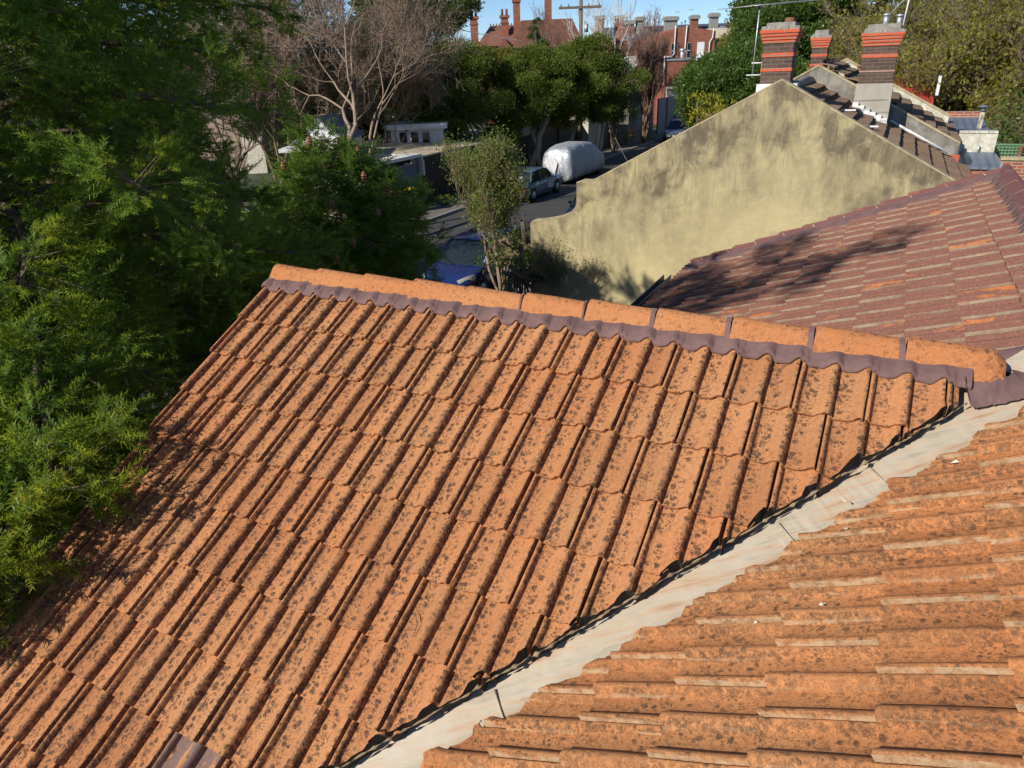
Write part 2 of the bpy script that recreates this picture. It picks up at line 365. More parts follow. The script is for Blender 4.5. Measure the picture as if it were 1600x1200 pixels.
mt['redlamp'] = glossy('red_lamp', (.6, .03, .02), .2, .8, 0)
mt['amber'] = glossy('amber_lamp', (.75, .22, .02), .2, .8, 0)
mt['tarp'] = None
def tarp():
    M, n, b, o = new_mat('silver_cover'); t = NT(n); v = t.obj()
    w = t.noise(t.mapv(v, (1., 5., .6)), 1.8, 5, .6)
    t.ln(t.ramp(w, [(.3, (.42, .45, .48)), (.7, (.62, .64, .66))]), b.inputs['Base Color']); b.inputs['Roughness'].default_value = .48; b.inputs['Metallic'].default_value = .3
    t.bump(t.math('ADD', w, t.math('MULTIPLY', t.noise(v, 9, 3), .25)), .8, .08, b); return M
mt['tarp'] = tarp()

# ================================================================== SETTING
def sheet(name, x0, x1, y0, y1, z, mat, rz=0.0, n=1):
    mb = MB(); V = []; F = []
    for j in range(n+1):
        for i in range(n+1): V.append((x0+(x1-x0)*i/n, y0+(y1-y0)*j/n, z))
    for j in range(n):
        for i in range(n): a = j*(n+1)+i; F.append((a, a+1, a+n+2, a+n+1))
    mb.add(V, F); o = mb.build(name, mat, recalc=False); o.rotation_euler = (0, 0, rz); return tag(o, kind='structure')
sheet('ground', -1500, 1500, -300, 2500, -.13, mt['dirt2'])
sheet('garden_ground', -60, 60, -20, 120, -.12, mt['dirt'], 0, 4)
# the street runs along s between c=-17.6 and c=-9.2; footpaths stand one kerb above it
sheet('road', -17.6, -9.2, -25, 140, -.116, mt['asphalt'], ROTZ, 2)
for nm, a, b in (('footpath', -19.5, -17.75), ('footpath', -9.05, -7.5)):
    mb = MB(); mb.box(a, b, -25, 140, -.2, .0); o = mb.build(nm, mt['concrete']); o.rotation_euler = (0, 0, ROTZ); tag(o, kind='structure')
for a, b in ((-17.748, -17.6), (-9.2, -9.052)):
    mb = MB(); mb.box(a, b, -25, 140, -.2, .008); o = mb.build('kerb', mt['greycement']); o.rotation_euler = (0, 0, ROTZ); tag(o, kind='structure')

# ================================================================== TILED ROOFS
TILE = [(0, -9), (2.5, 16), (5, 22), (9, 25), (14, 25), (19, 22), (24, 14), (27, 4), (31, 0), (48, -1), (70, -1), (90, 0), (100, 4), (110, 13), (120, 24), (131, 33), (143, 37), (154, 37), (162, 32), (168, 22), (171, 8), (175, 0), (187, -1), (208, -1), (236, 0), (246, 5), (256, 15), (266, 27), (276, 35), (285, 38), (291, 38), (294, 35), (294.5, -9), (300, -9)]
def frame(az, sl):
    up = -np.array([math.sin(az)*math.cos(sl), math.cos(az)*math.cos(sl), -math.sin(sl)])
    rt = np.array([-math.cos(az), math.sin(az), 0.]); nr = np.cross(rt, up); return rt, up, nr
def fmat(O, az, sl):
    rt, up, nr = frame(az, sl); M = Matrix.Identity(4)
    for i in range(3): M[i][0] = rt[i]; M[i][1] = up[i]; M[i][2] = nr[i]; M[i][3] = O[i]
    return M
def tile_roof(name, mat, parent, O, az, sl, g, v0, v1, u0, u1, odd=0.0, even=.5, lift=.024, lip=.018, prof=TILE, seed=1, clips=(), w=.3, jig=1., vfirst=0.0, flatten=1.0):
    """courses v0..v1 (course v ends, lip down, v gauges below O); tiles k with their side lap at u=k+offset"""
    rng = np.random.default_rng(seed); px = np.array([p[0] for p in prof])/1000.*w/.3; pz = np.array([p[1] for p in prof])/1000.*flatten
    V = []; F = []; n = len(prof); nb = 0; rows = 5
    for v in range(v0, v1+1):
        off = odd if v % 2 else even
        for k in range(int(u0)-1, int(u1)+2):
            if (k+off) < u0 or (k-1+off) > u1: continue
            dx, dy, dz = rng.normal(0, .0012, 3)*jig; dz2 = rng.normal(0, .0015)*jig; rot = rng.normal(0, .004)*jig
            yb = -v*g + dy*2; L = g + .035
            if v == 1 and vfirst: yb += vfirst
            x = (k-1+off)*w + px + dx
            chip = rng.normal(0, .0016, n)*jig
            # front lip, under edge
            V.append(np.c_[x, yb+chip+.004+rot*(px-.15), pz + lift - lip + dz])
            for j in range(rows):
                t = (j/(rows-1))**1.0; y = yb + t*L
                zz = pz + lift*(1-t) - .004*t + dz*(1-t) + dz2*math.sin(t*3.1)
                wob = rng.normal(0, .0006, n)*jig
                V.append(np.c_[x + wob*1.2, y + (chip if j == 0 else 0) + rot*(px-.15), zz + wob])
            for j in range(rows):
                a = nb + j*n
                for i in range(n-1): F.append((a+i, a+i+1, a+n+i+1, a+n+i))
            nb += n*(rows+1)
    me = np_mesh(name, np.vstack(V), np.array(F))
    M = fmat(O, az, sl)
    if clips:
        bm = bmesh.new(); bm.from_mesh(me); Mi = M.inverted()
        for (P, N, skirt, ragged) in clips:
            pl = Mi @ Vector(P); nl = Mi.to_3x3() @ Vector(N); nl.normalize()
            r = bmesh.ops.bisect_plane(bm, geom=bm.verts[:]+bm.edges[:]+bm.faces[:], dist=1e-5, plane_co=pl, plane_no=nl, clear_outer=True)
            ed = [e for e in r['geom_cut'] if isinstance(e, bmesh.types.BMEdge)]
            if ragged:
                from mathutils import noise as mn
                for vv in {q for e in ed for q in e.verts}:
                    vv.co += nl*(mn.noise(vv.co*9)*ragged + mn.noise(vv.co*37)*ragged*.7)
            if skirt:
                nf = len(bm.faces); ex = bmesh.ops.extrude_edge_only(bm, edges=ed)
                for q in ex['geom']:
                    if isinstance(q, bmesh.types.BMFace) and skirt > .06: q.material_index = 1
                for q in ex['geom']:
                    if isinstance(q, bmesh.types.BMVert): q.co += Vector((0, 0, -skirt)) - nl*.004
        bm.to_mesh(me); bm.free()
    me.polygons.foreach_set('use_smooth', np.ones(len(me.polygons), dtype=bool))
    o = link(name, me, mat)
    if parent is not None: o.parent = parent; o.matrix_parent_inverse = parent.matrix_world.inverted() if False else Matrix.Identity(4)
    o.matrix_local = M
    try: me.set_sharp_from_angle(angle=R(42))
    except Exception: pass
    return o
V3 = lambda *a: np.array(a, float)
AZ_A, SL_A, G_A = R(-151.84109), R(28.8966), .313763
OA = V3(-1.2421, 4.5129, -1.3363+H)
AZ_B, SL_B = AZ_A + math.pi/2, R(28.554); OB = V3(1.4293, 2.2094, -1.6098+H)
SL_C = R(21.92); OC = V3(2.799, 4.667, -1.673+H)
rtA, upA, nA = frame(AZ_A, SL_A); rtB, upB, nB = frame(AZ_B, SL_B); rtC, upC, nC = frame(AZ_B, SL_C)
pA = lambda u, v, h=0.: OA + rtA*u*.3 - upA*v*G_A + nA*h
pB = lambda u, v, h=0.: OB + rtB*u*.3 - upB*v*G_A + nB*h
pC = lambda u, v, h=0.: OC + rtC*(u-2)*.3 - upC*v*.314 + nC*h
# the valley where slopes A and B meet
vd = np.cross(nA, nB); vd /= np.linalg.norm(vd); vP = np.linalg.solve(np.array([nA, nB, vd]), [OA@nA, OB@nB, 0])
if vd[2] > 0: vd = -vd
vP = vP + vd*(H*vd[2])
if 1: pass                                    # pointing down the valley
vh = np.array([vd[0], vd[1], 0]); vh /= np.linalg.norm(vh)
vn = np.array([-vh[1], vh[0], 0])                         # horizontal normal of the valley
if vn@(OA-vP) < 0: vn = -vn                               # points to the A side

house = empty('tiled_house', (0, 0, 0), label='house we look down on, with orange concrete tile roofs meeting in a pale metal valley', cat='house')
V_RIDGE = -.42
far_az = AZ_A + math.pi
ridgeP = pA(0, V_RIDGE)
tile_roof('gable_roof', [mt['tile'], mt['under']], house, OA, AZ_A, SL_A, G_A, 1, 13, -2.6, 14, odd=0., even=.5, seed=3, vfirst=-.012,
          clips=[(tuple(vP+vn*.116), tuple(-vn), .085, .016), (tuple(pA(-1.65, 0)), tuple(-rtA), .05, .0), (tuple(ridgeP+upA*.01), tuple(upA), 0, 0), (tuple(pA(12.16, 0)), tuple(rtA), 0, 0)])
tile_roof('main_roof', mt['tileB'], house, OB, AZ_B, SL_B, G_A, -5, 9, -6, 9, odd=.5, even=0., seed=5,
          clips=[(tuple(vP-vn*.072), tuple(vn), .012, .02)])
rcut = nC
farrt, farup, farn = frame(far_az, SL_A)
r_ = tile_roof('rear_roof', mt['tileC'], house, OC - rtC*.6, AZ_B, SL_C, .314, -2, 9, -13.0, 8.3, odd=0., even=0., seed=8, lift=.03, lip=.022,
          clips=[(tuple(pC(6.25, 0)), tuple(rtC), .03, 0), (tuple(pC(0, -3.1)), tuple(upC), 0, 0), (tuple(ridgeP+farn*.01), tuple(-farn), .0, 0)])
r_['label'] = 'purple-brown tiled roof slope behind the ridge'
mb = MB()                                                  # the hidden far slope of the gable
tile_roof('gable_far_slope', mt['tile'], house, ridgeP, far_az, SL_A, G_A, 0, 9, -13.2, 1.65, seed=9,
          clips=[(tuple(pC(0, 0)), tuple(-nC), .0, 0), (tuple(ridgeP+farup*.01), tuple(farup), 0, 0), (tuple(pA(-1.65, 0)), tuple(-rtA), .05, .0), (tuple(pA(12.6, 0)), tuple(rtA), 0, 0)])
def panel(name, pts, mat, parent, thick=.02, n=None):
    pts = [np.array(p, float) for p in pts]; nn = np.cross(pts[1]-pts[0], pts[2]-pts[0]); nn /= np.linalg.norm(nn)
    if nn[2] < 0: nn = -nn
    k = len(pts); mb = MB(); mb.add([p for p in pts]+[p-nn*thick for p in pts], [tuple(range(k)), tuple(range(2*k-1, k-1, -1))]+[(i, (i+1) % k, (i+1) % k+k, i+k) for i in range(k)])
    return mb.build(name, mat, parent)
def vpt(t, off=0., dz=0.):                                # point on the valley line, metres down from vP
    return vP + vd*t + vn*off + np.array([0, 0, dz])
# sarking under the tiles (stops light leaking through)
panel('roof_underlay', [pA(-1.5, V_RIDGE, -.05), pA(13.2, V_RIDGE, -.05), vpt(-2.2, .16, -.05), vpt(6., .16, -.05), pA(-1.5, 14, -.05)], mt['under'], house)
panel('roof_underlay', [pC(-12, 9.3, -.05), pC(6.2, 9.3, -.05), pC(6.2, -3.2, -.05), pC(-12, -3.2, -.05)], mt['under'], house)
panel('roof_underlay', [vpt(-2.35, -.1, -.06), vpt(6., -.1, -.06), pB(9, 9.4, -.06), pB(9, -5.4, -.06), pB(-6, -5.4, -.06)], mt['under'], house)
# valley flashing: folded metal with lapped joints
def valley_strip(name, t0, t1, z=0.0):
    mb = MB(); n = 60; V = []; F = []
    offs = [(.24, .0), (.22, -.012), (.13, -.040), (.04, -.060), (0., -.064), (-.04, -.048), (-.10, -.022), (-.19, .008)]
    rr = random.Random(4)
    for i in range(n+1):
        t = t0+(t1-t0)*i/n
        for (o_, dz) in offs:
            V.append(vpt(t, o_, dz + z + rr.gauss(0, .0012)))
    k = len(offs)
    for i in range(n):
        for j in range(k-1): F.append((i*k+j, i*k+j+1, (i+1)*k+j+1, (i+1)*k+j))
    mb.add(V, F, True); return mb.build(name, mt['valley'], house, recalc=False)
for i, (a, b) in enumerate(((-2.45, -1.42), (-1.46, -.95), (-.99, .42), (.38, 3.5), (3.46, 6.5))):
    valley_strip('valley_flashing', a, b, .004*(4-i))
    mb = MB(); mb.tube([vpt(b-.04, o_, dz+.004*(4-i)) for o_, dz in ((.12, -.034), (.05, -.052), (0., -.058), (-.05, -.038), (-.12, -.006))], .0045, 6); mb.build('valley_joint', mt['valley'], house)
# crumbly cement under the cut tile edge
rr = random.Random(11); pts = []; rad = []
from mathutils import noise as mnz
for i in range(420):
    t = -1.95 + 7.*i/420; p = vpt(t, .121+.006*mnz.noise(Vector((t*9, 0, 0))), 0)
    pts.append(p + np.array([0, 0, 1])*(((OA-p)@nA)/nA[2] - .014 + .010*mnz.noise(Vector((t*21, 3, 0))))); rad.append(max(.0004, .003+.014*mnz.noise(Vector((t*30, 7, 1)))+.006*mnz.noise(Vector((t*75, 7, 1)))))
mb = MB(); mb.tube(pts, rad, 6); mb.build('cement_bedding', mt['cement'], house, recalc=False)
flake = plain('pale_flake', (.75, .68, .55), .9)
for (x, y, s) in ((1327, 837, .008), (1289, 955, .006), (1495, 733, .010), (755, 1141, .010), (1322, 792, .006), (1185, 985, .005), (400, 510, .011), (183, 940, .008), (1093, 541, .006), (1130, 540, .007)):
    r = ray(x, y); P, N = (OB, nB) if y > 700 and x > 700 else (OA, nA); mb = MB()
    p = CAM + r*(((P-CAM)@N)/(r@N)) + N*.03
    V = [p+np.array([rr.gauss(0, s), rr.gauss(0, s), rr.gauss(0, s*.6)]) for _ in range(7)]
    mb.add(V, [(0, 1, 2), (0, 2, 3), (0, 3, 4), (0, 4, 5), (1, 2, 6), (2, 3, 6), (3, 4, 6), (4, 5, 6)]); mb.build('mortar_flake', flake, house)

# one replaced brown tile near the bottom of the picture, and dry twigs lying in the pans
_r = ray(300, 1190); _p = CAM+_r*(((OA-CAM)@nA)/(_r@nA))-OA; _u = float(_p@rtA)/.3; _v = math.ceil(-float(_p@upA)/G_A)
_k = math.floor(_u) if _v % 2 else math.floor(_u-.5)+.5
mt['oddtile'] = tile_mat('brown_replacement_tile', (.20, .12, .10), (.07, .05, .04), (.34, .24, .2), lich=.3)
o_ = tile_roof('replacement_tile', mt['oddtile'], house, OA+nA*.0025, AZ_A, SL_A, G_A, _v, _v, _k+.3, _k+.7, seed=77); o_['label'] = 'single purple-brown replacement tile'
for (xa, ya, xb, yb, xc, yc) in ((437, 998, 452, 978, 456, 958), (645, 995, 652, 975, 648, 958), (662, 1000, 668, 985, 671, 968), (610, 930, 622, 925, 640, 931)):
    mb = MB(); pp_ = []
    for (x, y) in ((xa, ya), (xb, yb), (xc, yc)):
        r = ray(x, y); pp_.append(CAM+r*(((OA+nA*.032-CAM)@nA)/(r@nA)))
    mb.tube(pp_, .0022, 5); mb.build('fallen_twig', mt['bark'], house, recalc=False)

# ridge tiles: flat-topped angular caps, each overlapping the next
def ridge_cap(O, ax, lat, nrm_up, L, w=.115, rise=.055, mat=None, name='ridge_tile', flip=1, seed=0, round_end=False):
    """O start point on the ridge line, ax unit axis, lat horizontal lateral axis"""
    sec = [(-w, -.062), (-w+.004, -.050), (-.035, rise-.012), (-.012, rise), (.012, rise), (.035, rise-.012), (w-.004, -.050), (w, -.062)]
    mb = MB(); V = []; rr = random.Random(seed); ns = 9 if round_end else 5
    for i in range(ns):
        t = i/(ns-1); k = 1.0 + .06*(1-t)                 # the left end is a little larger where it laps
        lift = .012*(1-t); end = 1.
        if round_end and t > .8: end = math.sqrt(max(.12, 1-((t-.8)/.2)**2*.6))
        for (a, b) in sec:
            zz = b*k if b > -.04 else b
            V.append(O + ax*(L*t) + lat*a*k*(1 if not round_end else (.4+.6*end)) + np.array([0, 0, 1.])*((zz if end == 1 else (zz+.062)*end-.062) + lift + rr.gauss(0, .0008)))
    k = len(sec); F = []
    for i in range(ns-1):
        for j in range(k-1): F.append((i*k+j, i*k+j+1, (i+1)*k+j+1, (i+1)*k+j))
    F.append(tuple(range(k))); F.append(tuple((ns-1)*k+j for j in range(k-1, -1, -1)))
    mb.add(V, F, False)
    return mb.build(name, mat or mt['ridge'], house, bevel=.004)
latA = np.array([math.sin(AZ_A), math.cos(AZ_A), 0.])     # horizontal, down slope A
rz0 = pA(0, V_RIDGE)[2]
base = pA(-1.62, V_RIDGE, 0); base[2] += .004
NCAP = 11; LC = (12.72+1.62)*.3/NCAP
for i in range(NCAP):
    rr = random.Random(i+40)
    O = base + rtA*(LC*i) + np.array([0, 0, rr.gauss(0, .0025)]) + latA*rr.gauss(0, .002)
    ridge_cap(O, rtA, latA, None, LC*(1.0 if i == 10 else (.955 if i > 4 else 1.02)), seed=i, round_end=(i == 10))
# purple bedding under the caps, feathering down into each tile pan
def bedding(name, Of, side, u0, u1, drop=.128, wob=.012):
    """Of(u, v, h) maps to world; strip from the ridge to `drop` gauges below, draped on the tile profile"""
    mb = MB(); V = []; F = []; n = int((u1-u0)*24); rr = random.Random(7); ph = [rr.uniform(0, 6) for _ in range(4)]
    xs = np.array([p[0] for p in TILE])/300.; zs = np.array([p[1] for p in TILE])/1000.
    for i in range(n+1):
        u = u0 + (u1-u0)*i/n; fr = (u) % 1.0; z = float(np.interp(fr, xs, zs)); z = max(z, 0)
        dd = V_RIDGE + .115/G_A + .19 - (z/.039)*.05 + .008*math.sin(u*9+ph[0]) + .007*math.sin(u*23+ph[1])
        V += [Of(u, V_RIDGE+.08, .02), Of(u, V_RIDGE+.29, .036+z*.15), Of(u, dd-.05, .030+z*.97), Of(u, dd, .0265+z), Of(u, dd+.012, .012+z)]
    for i in range(n):
        for j in range(4): F.append((i*5+j, i*5+j+1, (i+1)*5+j+1, (i+1)*5+j))
    mb.add(V, F, True); return mb.build(name, mt['purple'], house, recalc=False)
bedding('ridge_bedding', pA, 1, -1.62, 12.3)
# purple bands over the joints of the caps nearest to us
for i in range(5, NCAP):
    O = base + rtA*(LC*i - .02) + np.array([0, 0, .004]); wd = .026 if i > 6 else .012
    k = .1165; mb = MB(); V = []
    for t in (-wd*.5, wd*.5):
        V += [O+rtA*(t+.012)+latA*k*1.03+np.array([0, 0, -.055]), O+rtA*t+latA*.041+np.array([0, 0, .046]), O+rtA*(t-.002)+np.array([0, 0, .061]), O+rtA*(t)-latA*.041+np.array([0, 0, .046]), O+rtA*(t)-latA*k*1.02+np.array([0, 0, -.055])]
    mb.add(V, [(j, j+1, j+6, j+5) for j in range(4)], False); mb.build('joint_pointing', mt['purple'], house, recalc=False)
# purple pointing wrapped round the ridge's near end, down onto the valley metal
e = base + rtA*(LC*NCAP)
hi = [pA(12.2, .0, .04), e-rtA*.17+latA*.112+V3(0, 0, -.055), e-rtA*.09+latA*.108+V3(0, 0, -.05), e-rtA*.03+latA*.09+V3(0, 0, -.04), e+rtA*.015+latA*.05+V3(0, 0, -.035), e+rtA*.035+V3(0, 0, -.03), e+rtA*.03-latA*.07+V3(0, 0, -.05)]
lo = [pA(12.22, .14, .03), vpt(-1.96, .105, .02), vpt(-2.0, .095, .0), vpt(-2.05, .08, -.01), vpt(-2.1, .06, -.015), vpt(-2.18, .03, -.02), vpt(-2.3, .0, -.02)]
mb = MB(); V = []; rr = random.Random(3)
for i in range(31):
    t = i/30*6; j = min(5, int(t)); f = t-j; a = hi[j]*(1-f)+hi[j+1]*f; b = lo[j]*(1-f)+lo[j+1]*f
    for k in range(6):
        q = k/5; V.append(a*(1-q)+b*q + V3(0, 0, .012*math.sin(q*3.14)+rr.gauss(0, .0022)))
mb.add(V, [(i*6+j, i*6+j+1, (i+1)*6+j+1, (i+1)*6+j) for i in range(30) for j in range(5)], True)
mb.build('valley_pointing', mt['purple'], house, recalc=False)
# slope C: gutter, verge caps and ridge caps
mb = MB(); ga, gb = pC(-12.2, 9.62, .0), pC(6.2, 9.62, .0); d_ = -upC.copy(); d_[2] = 0; d_ /= np.linalg.norm(d_)
sec = [(0, .0), (.0, -.09), (.10, -.09), (.115, -.01), (.105, -.01), (.095, -.08), (.012, -.08), (.012, 0)]
mb.add([ga+d_*a+V3(0, 0, b) for a, b in sec]+[gb+d_*a+V3(0, 0, b) for a, b in sec], [(i, (i+1) % 8, (i+1) % 8+8, i+8) for i in range(8)]+[tuple(range(8)), tuple(range(15, 7, -1))])
mb.build('gutter', plain('dark_gutter', (.05, .05, .055), .5), house)
def chain_caps(P0, P1, n, lat, mat, name='verge_tile', rise=.05, w=.1, seed=0):
    ax = P1-P0; L = np.linalg.norm(ax); ax /= L
    for i in range(n):
        o = ridge_cap(P0+ax*(L*i/n), ax, lat, None, L/n*1.03, w=w, rise=rise, mat=mat, name=name, seed=seed+i)
mt['capC'] = tile_mat('purple_washed_cap', (.42, .16, .09), (.07, .045, .035), (.5, .28, .16), purple=(.17, .075, .07), lich=.1)
chain_caps(pC(-12.15, 8.6, .055), pC(-12.15, -3.0, .055), 9, rtC*1.0, mt['capC'], seed=60, w=.13)
mb = MB(); V = []                                         # purple bedding beside the verge caps
n = 60
for i in range(n+1):
    v = 8.6-(11.7)*i/n; q = .1*math.sin(i*.8)+.06*math.sin(i*2.3); V += [pC(-12.0, v, .085), pC(-11.55+q*.3, v, .055), pC(-11.35+q, v, .036), pC(-11.3+q, v, .01)]
mb.add(V, [(i*4+j, i*4+j+1, (i+1)*4+j+1, (i+1)*4+j) for i in range(n) for j in range(3)], True); mb.build('verge_bedding', mt['purple'], house, recalc=False)
chain_caps(pC(-12.4, -3.12, .05), pC(6, -3.12, .05), 14, np.array([math.sin(AZ_B), math.cos(AZ_B), 0.]), mt['capC'], name='ridge_tile', seed=80, w=.11)
mb = MB(); V = []
n = 240; xs = np.array([p[0] for p in TILE])/300.; zs = np.array([p[1] for p in TILE])/1000.
for i in range(n+1):
    u = -12.2+18*i/n; z = max(0, float(np.interp((u) % 1., xs, zs))); q = -.1*math.sin(i*.33)-z*12
    V += [pC(u, -3.0, .06), pC(u, -2.82+q*.5, .052+z), pC(u, -2.55+q*.5, .034+z), pC(u, -2.52+q*.5, .0)]
mb.add(V, [(i*4+j, i*4+j+1, (i+1)*4+j+1, (i+1)*4+j) for i in range(n) for j in range(3)], True); mb.build('ridge_bedding', mt['purple'], house, recalc=False)
# purple strip closing slope C's near end
mb = MB(); V = []
for i in range(31):
    v = 4-7*i/30; V += [pC(6.0, v, .045), pC(6.35, v, .05), pC(6.55, v, .02), pC(6.6, v, -.12)]
mb.add(V, [(i*4+j, i*4+j+1, (i+1)*4+j+1, (i+1)*4+j) for i in range(30) for j in range(3)], True); mb.build('end_pointing', mt['purple'], house, recalc=False)
# far slope behind the C ridge, barge board and brick walls
pr = pC(0, -3.15); panel('rear_far_slope', [pC(-12.3, -3.15), pC(6, -3.15), pC(6, -3.15)-V3(*(d_*4))-V3(0, 0, 1.7), pC(-12.3, -3.15)-V3(*(d_*4))-V3(0, 0, 1.7)], mt['tileC'], house)
mt['barge'] = plain('brown_barge_board', (.10, .065, .045), .7)
a0 = pA(-1.6, V_RIDGE, -.06)
for s_, dirn in ((1, -upA), (1, -farup)):
    L = 4.4; p0 = a0; p1 = a0 + dirn*L
    mb = MB(); w_ = rtA*.025; mb.add([p0, p1, p1-V3(0, 0, .17), p0-V3(0, 0, .17)]+[p+w_ for p in (p0, p1, p1-V3(0, 0, .17), p0-V3(0, 0, .17))], [(0, 1, 2, 3), (4, 5, 6, 7), (0, 1, 5, 4), (1, 2, 6, 5), (2, 3, 7, 6), (3, 0, 4, 7)])
    mb.build('barge_board', mt['barge'], house)
g0 = pA(-1.25, V_RIDGE, -.08); ga_ = g0 - upA*4.1; gb_ = g0 - farup*3.2
mb = MB(); q = [g0, ga_, np.array([ga_[0], ga_[1], 0]), np.array([gb_[0], gb_[1], 0]), gb_]; w_ = rtA*.2
mb.add(q+[p+w_ for p in q], [tuple(range(5)), tuple(range(9, 4, -1))]+[(i, (i+1) % 5, (i+1) % 5+5, i+5) for i in range(5)])
mb.build('gable_wall', mt['brick'], house)
wc0, wc1 = pC(-11.7, 9.0, -.1), pC(6, 9.0, -.1); ins = -d_
mb = MB(); q = [wc0, wc1, np.array([wc1[0], wc1[1], -.1]), np.array([wc0[0], wc0[1], -.1])]
mb.add(q+[p-d_*.2 for p in q], [(0, 1, 2, 3), (4, 5, 6, 7), (0, 1, 5, 4), (1, 2, 6, 5), (2, 3, 7, 6), (3, 0, 4, 7)]); mb.build('side_wall', mt['brick'], house)
q = [pC(-11.7, 9.0, -.1), pC(-11.7, -3.2, -.1)]; q += [q[1]-d_*4-V3(0, 0, 1.8)]; q += [np.array([q[2][0], q[2][1], -.1]), np.array([q[0][0], q[0][1], -.1])]
mb = MB(); mb.add(q+[p+rtC*.2 for p in q], [tuple(range(5)), tuple(range(9, 4, -1))]+[(i, (i+1) % 5, (i+1) % 5+5, i+5) for i in range(5)]); mb.build('rear_gable_wall', mt['brick'], house)

# ================================================================== THE TERRACE ROW (local frame: x = c across, y = s along, z up)
def wallpoly(name, pts, s0, s1, mat, parent, bevel=0): 
    mb = MB(); mb.prism(pts, 'y', s0, s1); return mb.build(name, mat, parent, bevel=bevel)
def coping_line(name, pts, s0, s1, th, mat, parent, over=.03):
    """a coping that follows the top line pts (c,z)"""
    mb = MB(); up = [(p[0], p[1]+th) for p in pts]; poly = pts + up[::-1]
    k = len(pts); V = []
    for s in (s0-over, s1+over):
        V += [(p[0], s, p[1]+.003) for p in pts] + [(p[0], s, p[1]+th) for p in pts]
    n = 2*k; F = []
    for i in range(k-1):
        F += [(i, i+1, k+i+1, k+i), (n+i, n+k+i, n+k+i+1, n+i+1), (k+i, k+i+1, n+k+i+1, n+k+i), (i, n+i, n+i+1, i+1)]
    F += [(0, k, n+k, n), (k-1, n+k-1, n+2*k-1, 2*k-1)]
    mb.add(V, F); return mb.build(name, mat, parent)
def chimney(parent, c0, c1, s0, s1, z0, z1, ztop, stucco=None, bands=(), corb=(0, 0), pots=0, grow=.08, flues=0, pink=None):
    w = []; mb = MB(); mb.box(c0, c1, s0, s1, z0, z1); ch = mb.build('chimney', mt['darkbrick'], parent)
    if stucco: mb = MB(); mb.box(c0-.03, c1+.03, s0-.03, s1+.03, z0, stucco); mb.build('stucco_base', mt['stucco'], ch)
    k = 4; a, b = corb; mb = MB()
    for i in range(k):
        za = a+(b-a)*i/k; g = grow*(i+1)/k; mb.box(c0-g, c1+g, s0-g, s1+g, za+.003, a+(b-a)*(i+1)/k-.006)
        mb.box(c0-g+.008, c1+g-.008, s0-g+.008, s1+g-.008, a+(b-a)*(i+1)/k-.006, a+(b-a)*(i+1)/k+.003)
    mb.build('corbel', mt['redbrick'], ch)
    for (za, zb) in bands: mb = MB(); mb.box(c0-.012, c1+.012, s0-.012, s1+.012, za, zb); mb.build('brick_band', mt['redbrick'], ch)
    if pink: mb = MB(); mb.box(c0-.01, c1+.01, s0-.01, s1+.01, pink[0], pink[1]); mb.build('brick_band', plain('pink_band', (.45, .26, .22), .8), ch)
    mb = MB(); q = grow*.3; mb.box(c0-q, c0+(c1-c0)*.98, s0-q, s1+q, b+.003, b+(ztop-b)*.55); mb.box(c0+.02, c1-.02, s0+.02, s1-.02, b+(ztop-b)*.5, ztop)
    mb.build('chimney_cap', mt['greycement'], ch, bevel=.008)
    rr = random.Random(int(c0*100)); mb = MB()            # rough cement haunching
    for i in range(16):
        x = rr.uniform(c0-.04, c1+.04); mb.box(x-.04, x+.05, s0-.05+rr.uniform(0, .02), s0+.02, b+.002, b+rr.uniform(.02, .07))
    mb.build('cement_haunch', mt['greycement'], ch)
    return ch
def roof_slab(parent, c0, z0, c1, z1, s0, s1, seed, name='roof', mat=None, g=.345):
    """old tiled slope from the ridge (c0,z0) to the eave (c1,z1), s0..s1"""
    L = math.hypot(c1-c0, z1-z0); sl = math.atan2(z0-z1, abs(c1-c0)); sgn = 1 if c1 > c0 else -1
    n = int(L/g); W = s1-s0; az = math.pi/2 if sgn > 0 else -math.pi/2
    # local frame az: +x local = c ; tile_roof works in the parent's frame here
    O = V3(c0, s0 if sgn > 0 else s1, z0)
    rt, up, nr = frame(az, sl); u1 = W/.3
    P1 = O + rt*W
    return tile_roof(name, mat or mt['tileOld'], parent, tuple(O), az, sl, g, 0, n, .0, u1, odd=0., even=.5, lift=.10, lip=.078, seed=seed, jig=2.,
                     clips=[(tuple(O), tuple(-rt), 0, 0), (tuple(P1), tuple(rt), 0, 0), (tuple(O+up*.005), tuple(up), 0, 0)], flatten=.75)

# ---- house 1: yellow side wall
h1 = empty('terrace_house', (0, 0, 0), ROTZ, label='terrace house with the stained yellow rendered side wall, nearest of the row', cat='house', group='terrace houses in a row')
T1 = [(-7.5, 2.50), (-7.44, 2.57), (-7.2, 2.60), (-6.9, 2.66), (-6.6, 2.74), (-6.42, 2.84), (-6.33, 2.95), (-6.30, 3.05), (-6.30, 3.50), (-6.18, 3.55), (-6.02, 3.545), (-5.9, 3.57), (-2.1, 5.565), (1.45, 3.60)]
wall = wallpoly('side_wall', T1 + [(1.45, 2.9), (6.0, 2.5), (6.0, -.13), (-7.5, -.13)], 15.26, 15.50, mt['ochre'], h1)
coping_line('coping', T1[:8], 15.26, 15.50, .03, mt['coping'], h1, .004)
coping_line('coping', T1[8:], 15.26, 15.50, .035, mt['coping'], h1, .004)
roof_slab(h1, -2.1, 5.36, 1.62, 3.36, 15.52, 20.13, 21, 'rear_roof')
roof_slab(h1, -2.1, 5.36, -6.0, 3.26, 15.52, 20.13, 22, 'front_roof')
mb = MB(); mb.tube([(-2.1, 15.52, 5.42), (-2.1, 20.13, 5.42)], .09, 10); mb.build('ridge_tile', mt['greycement'], h1)
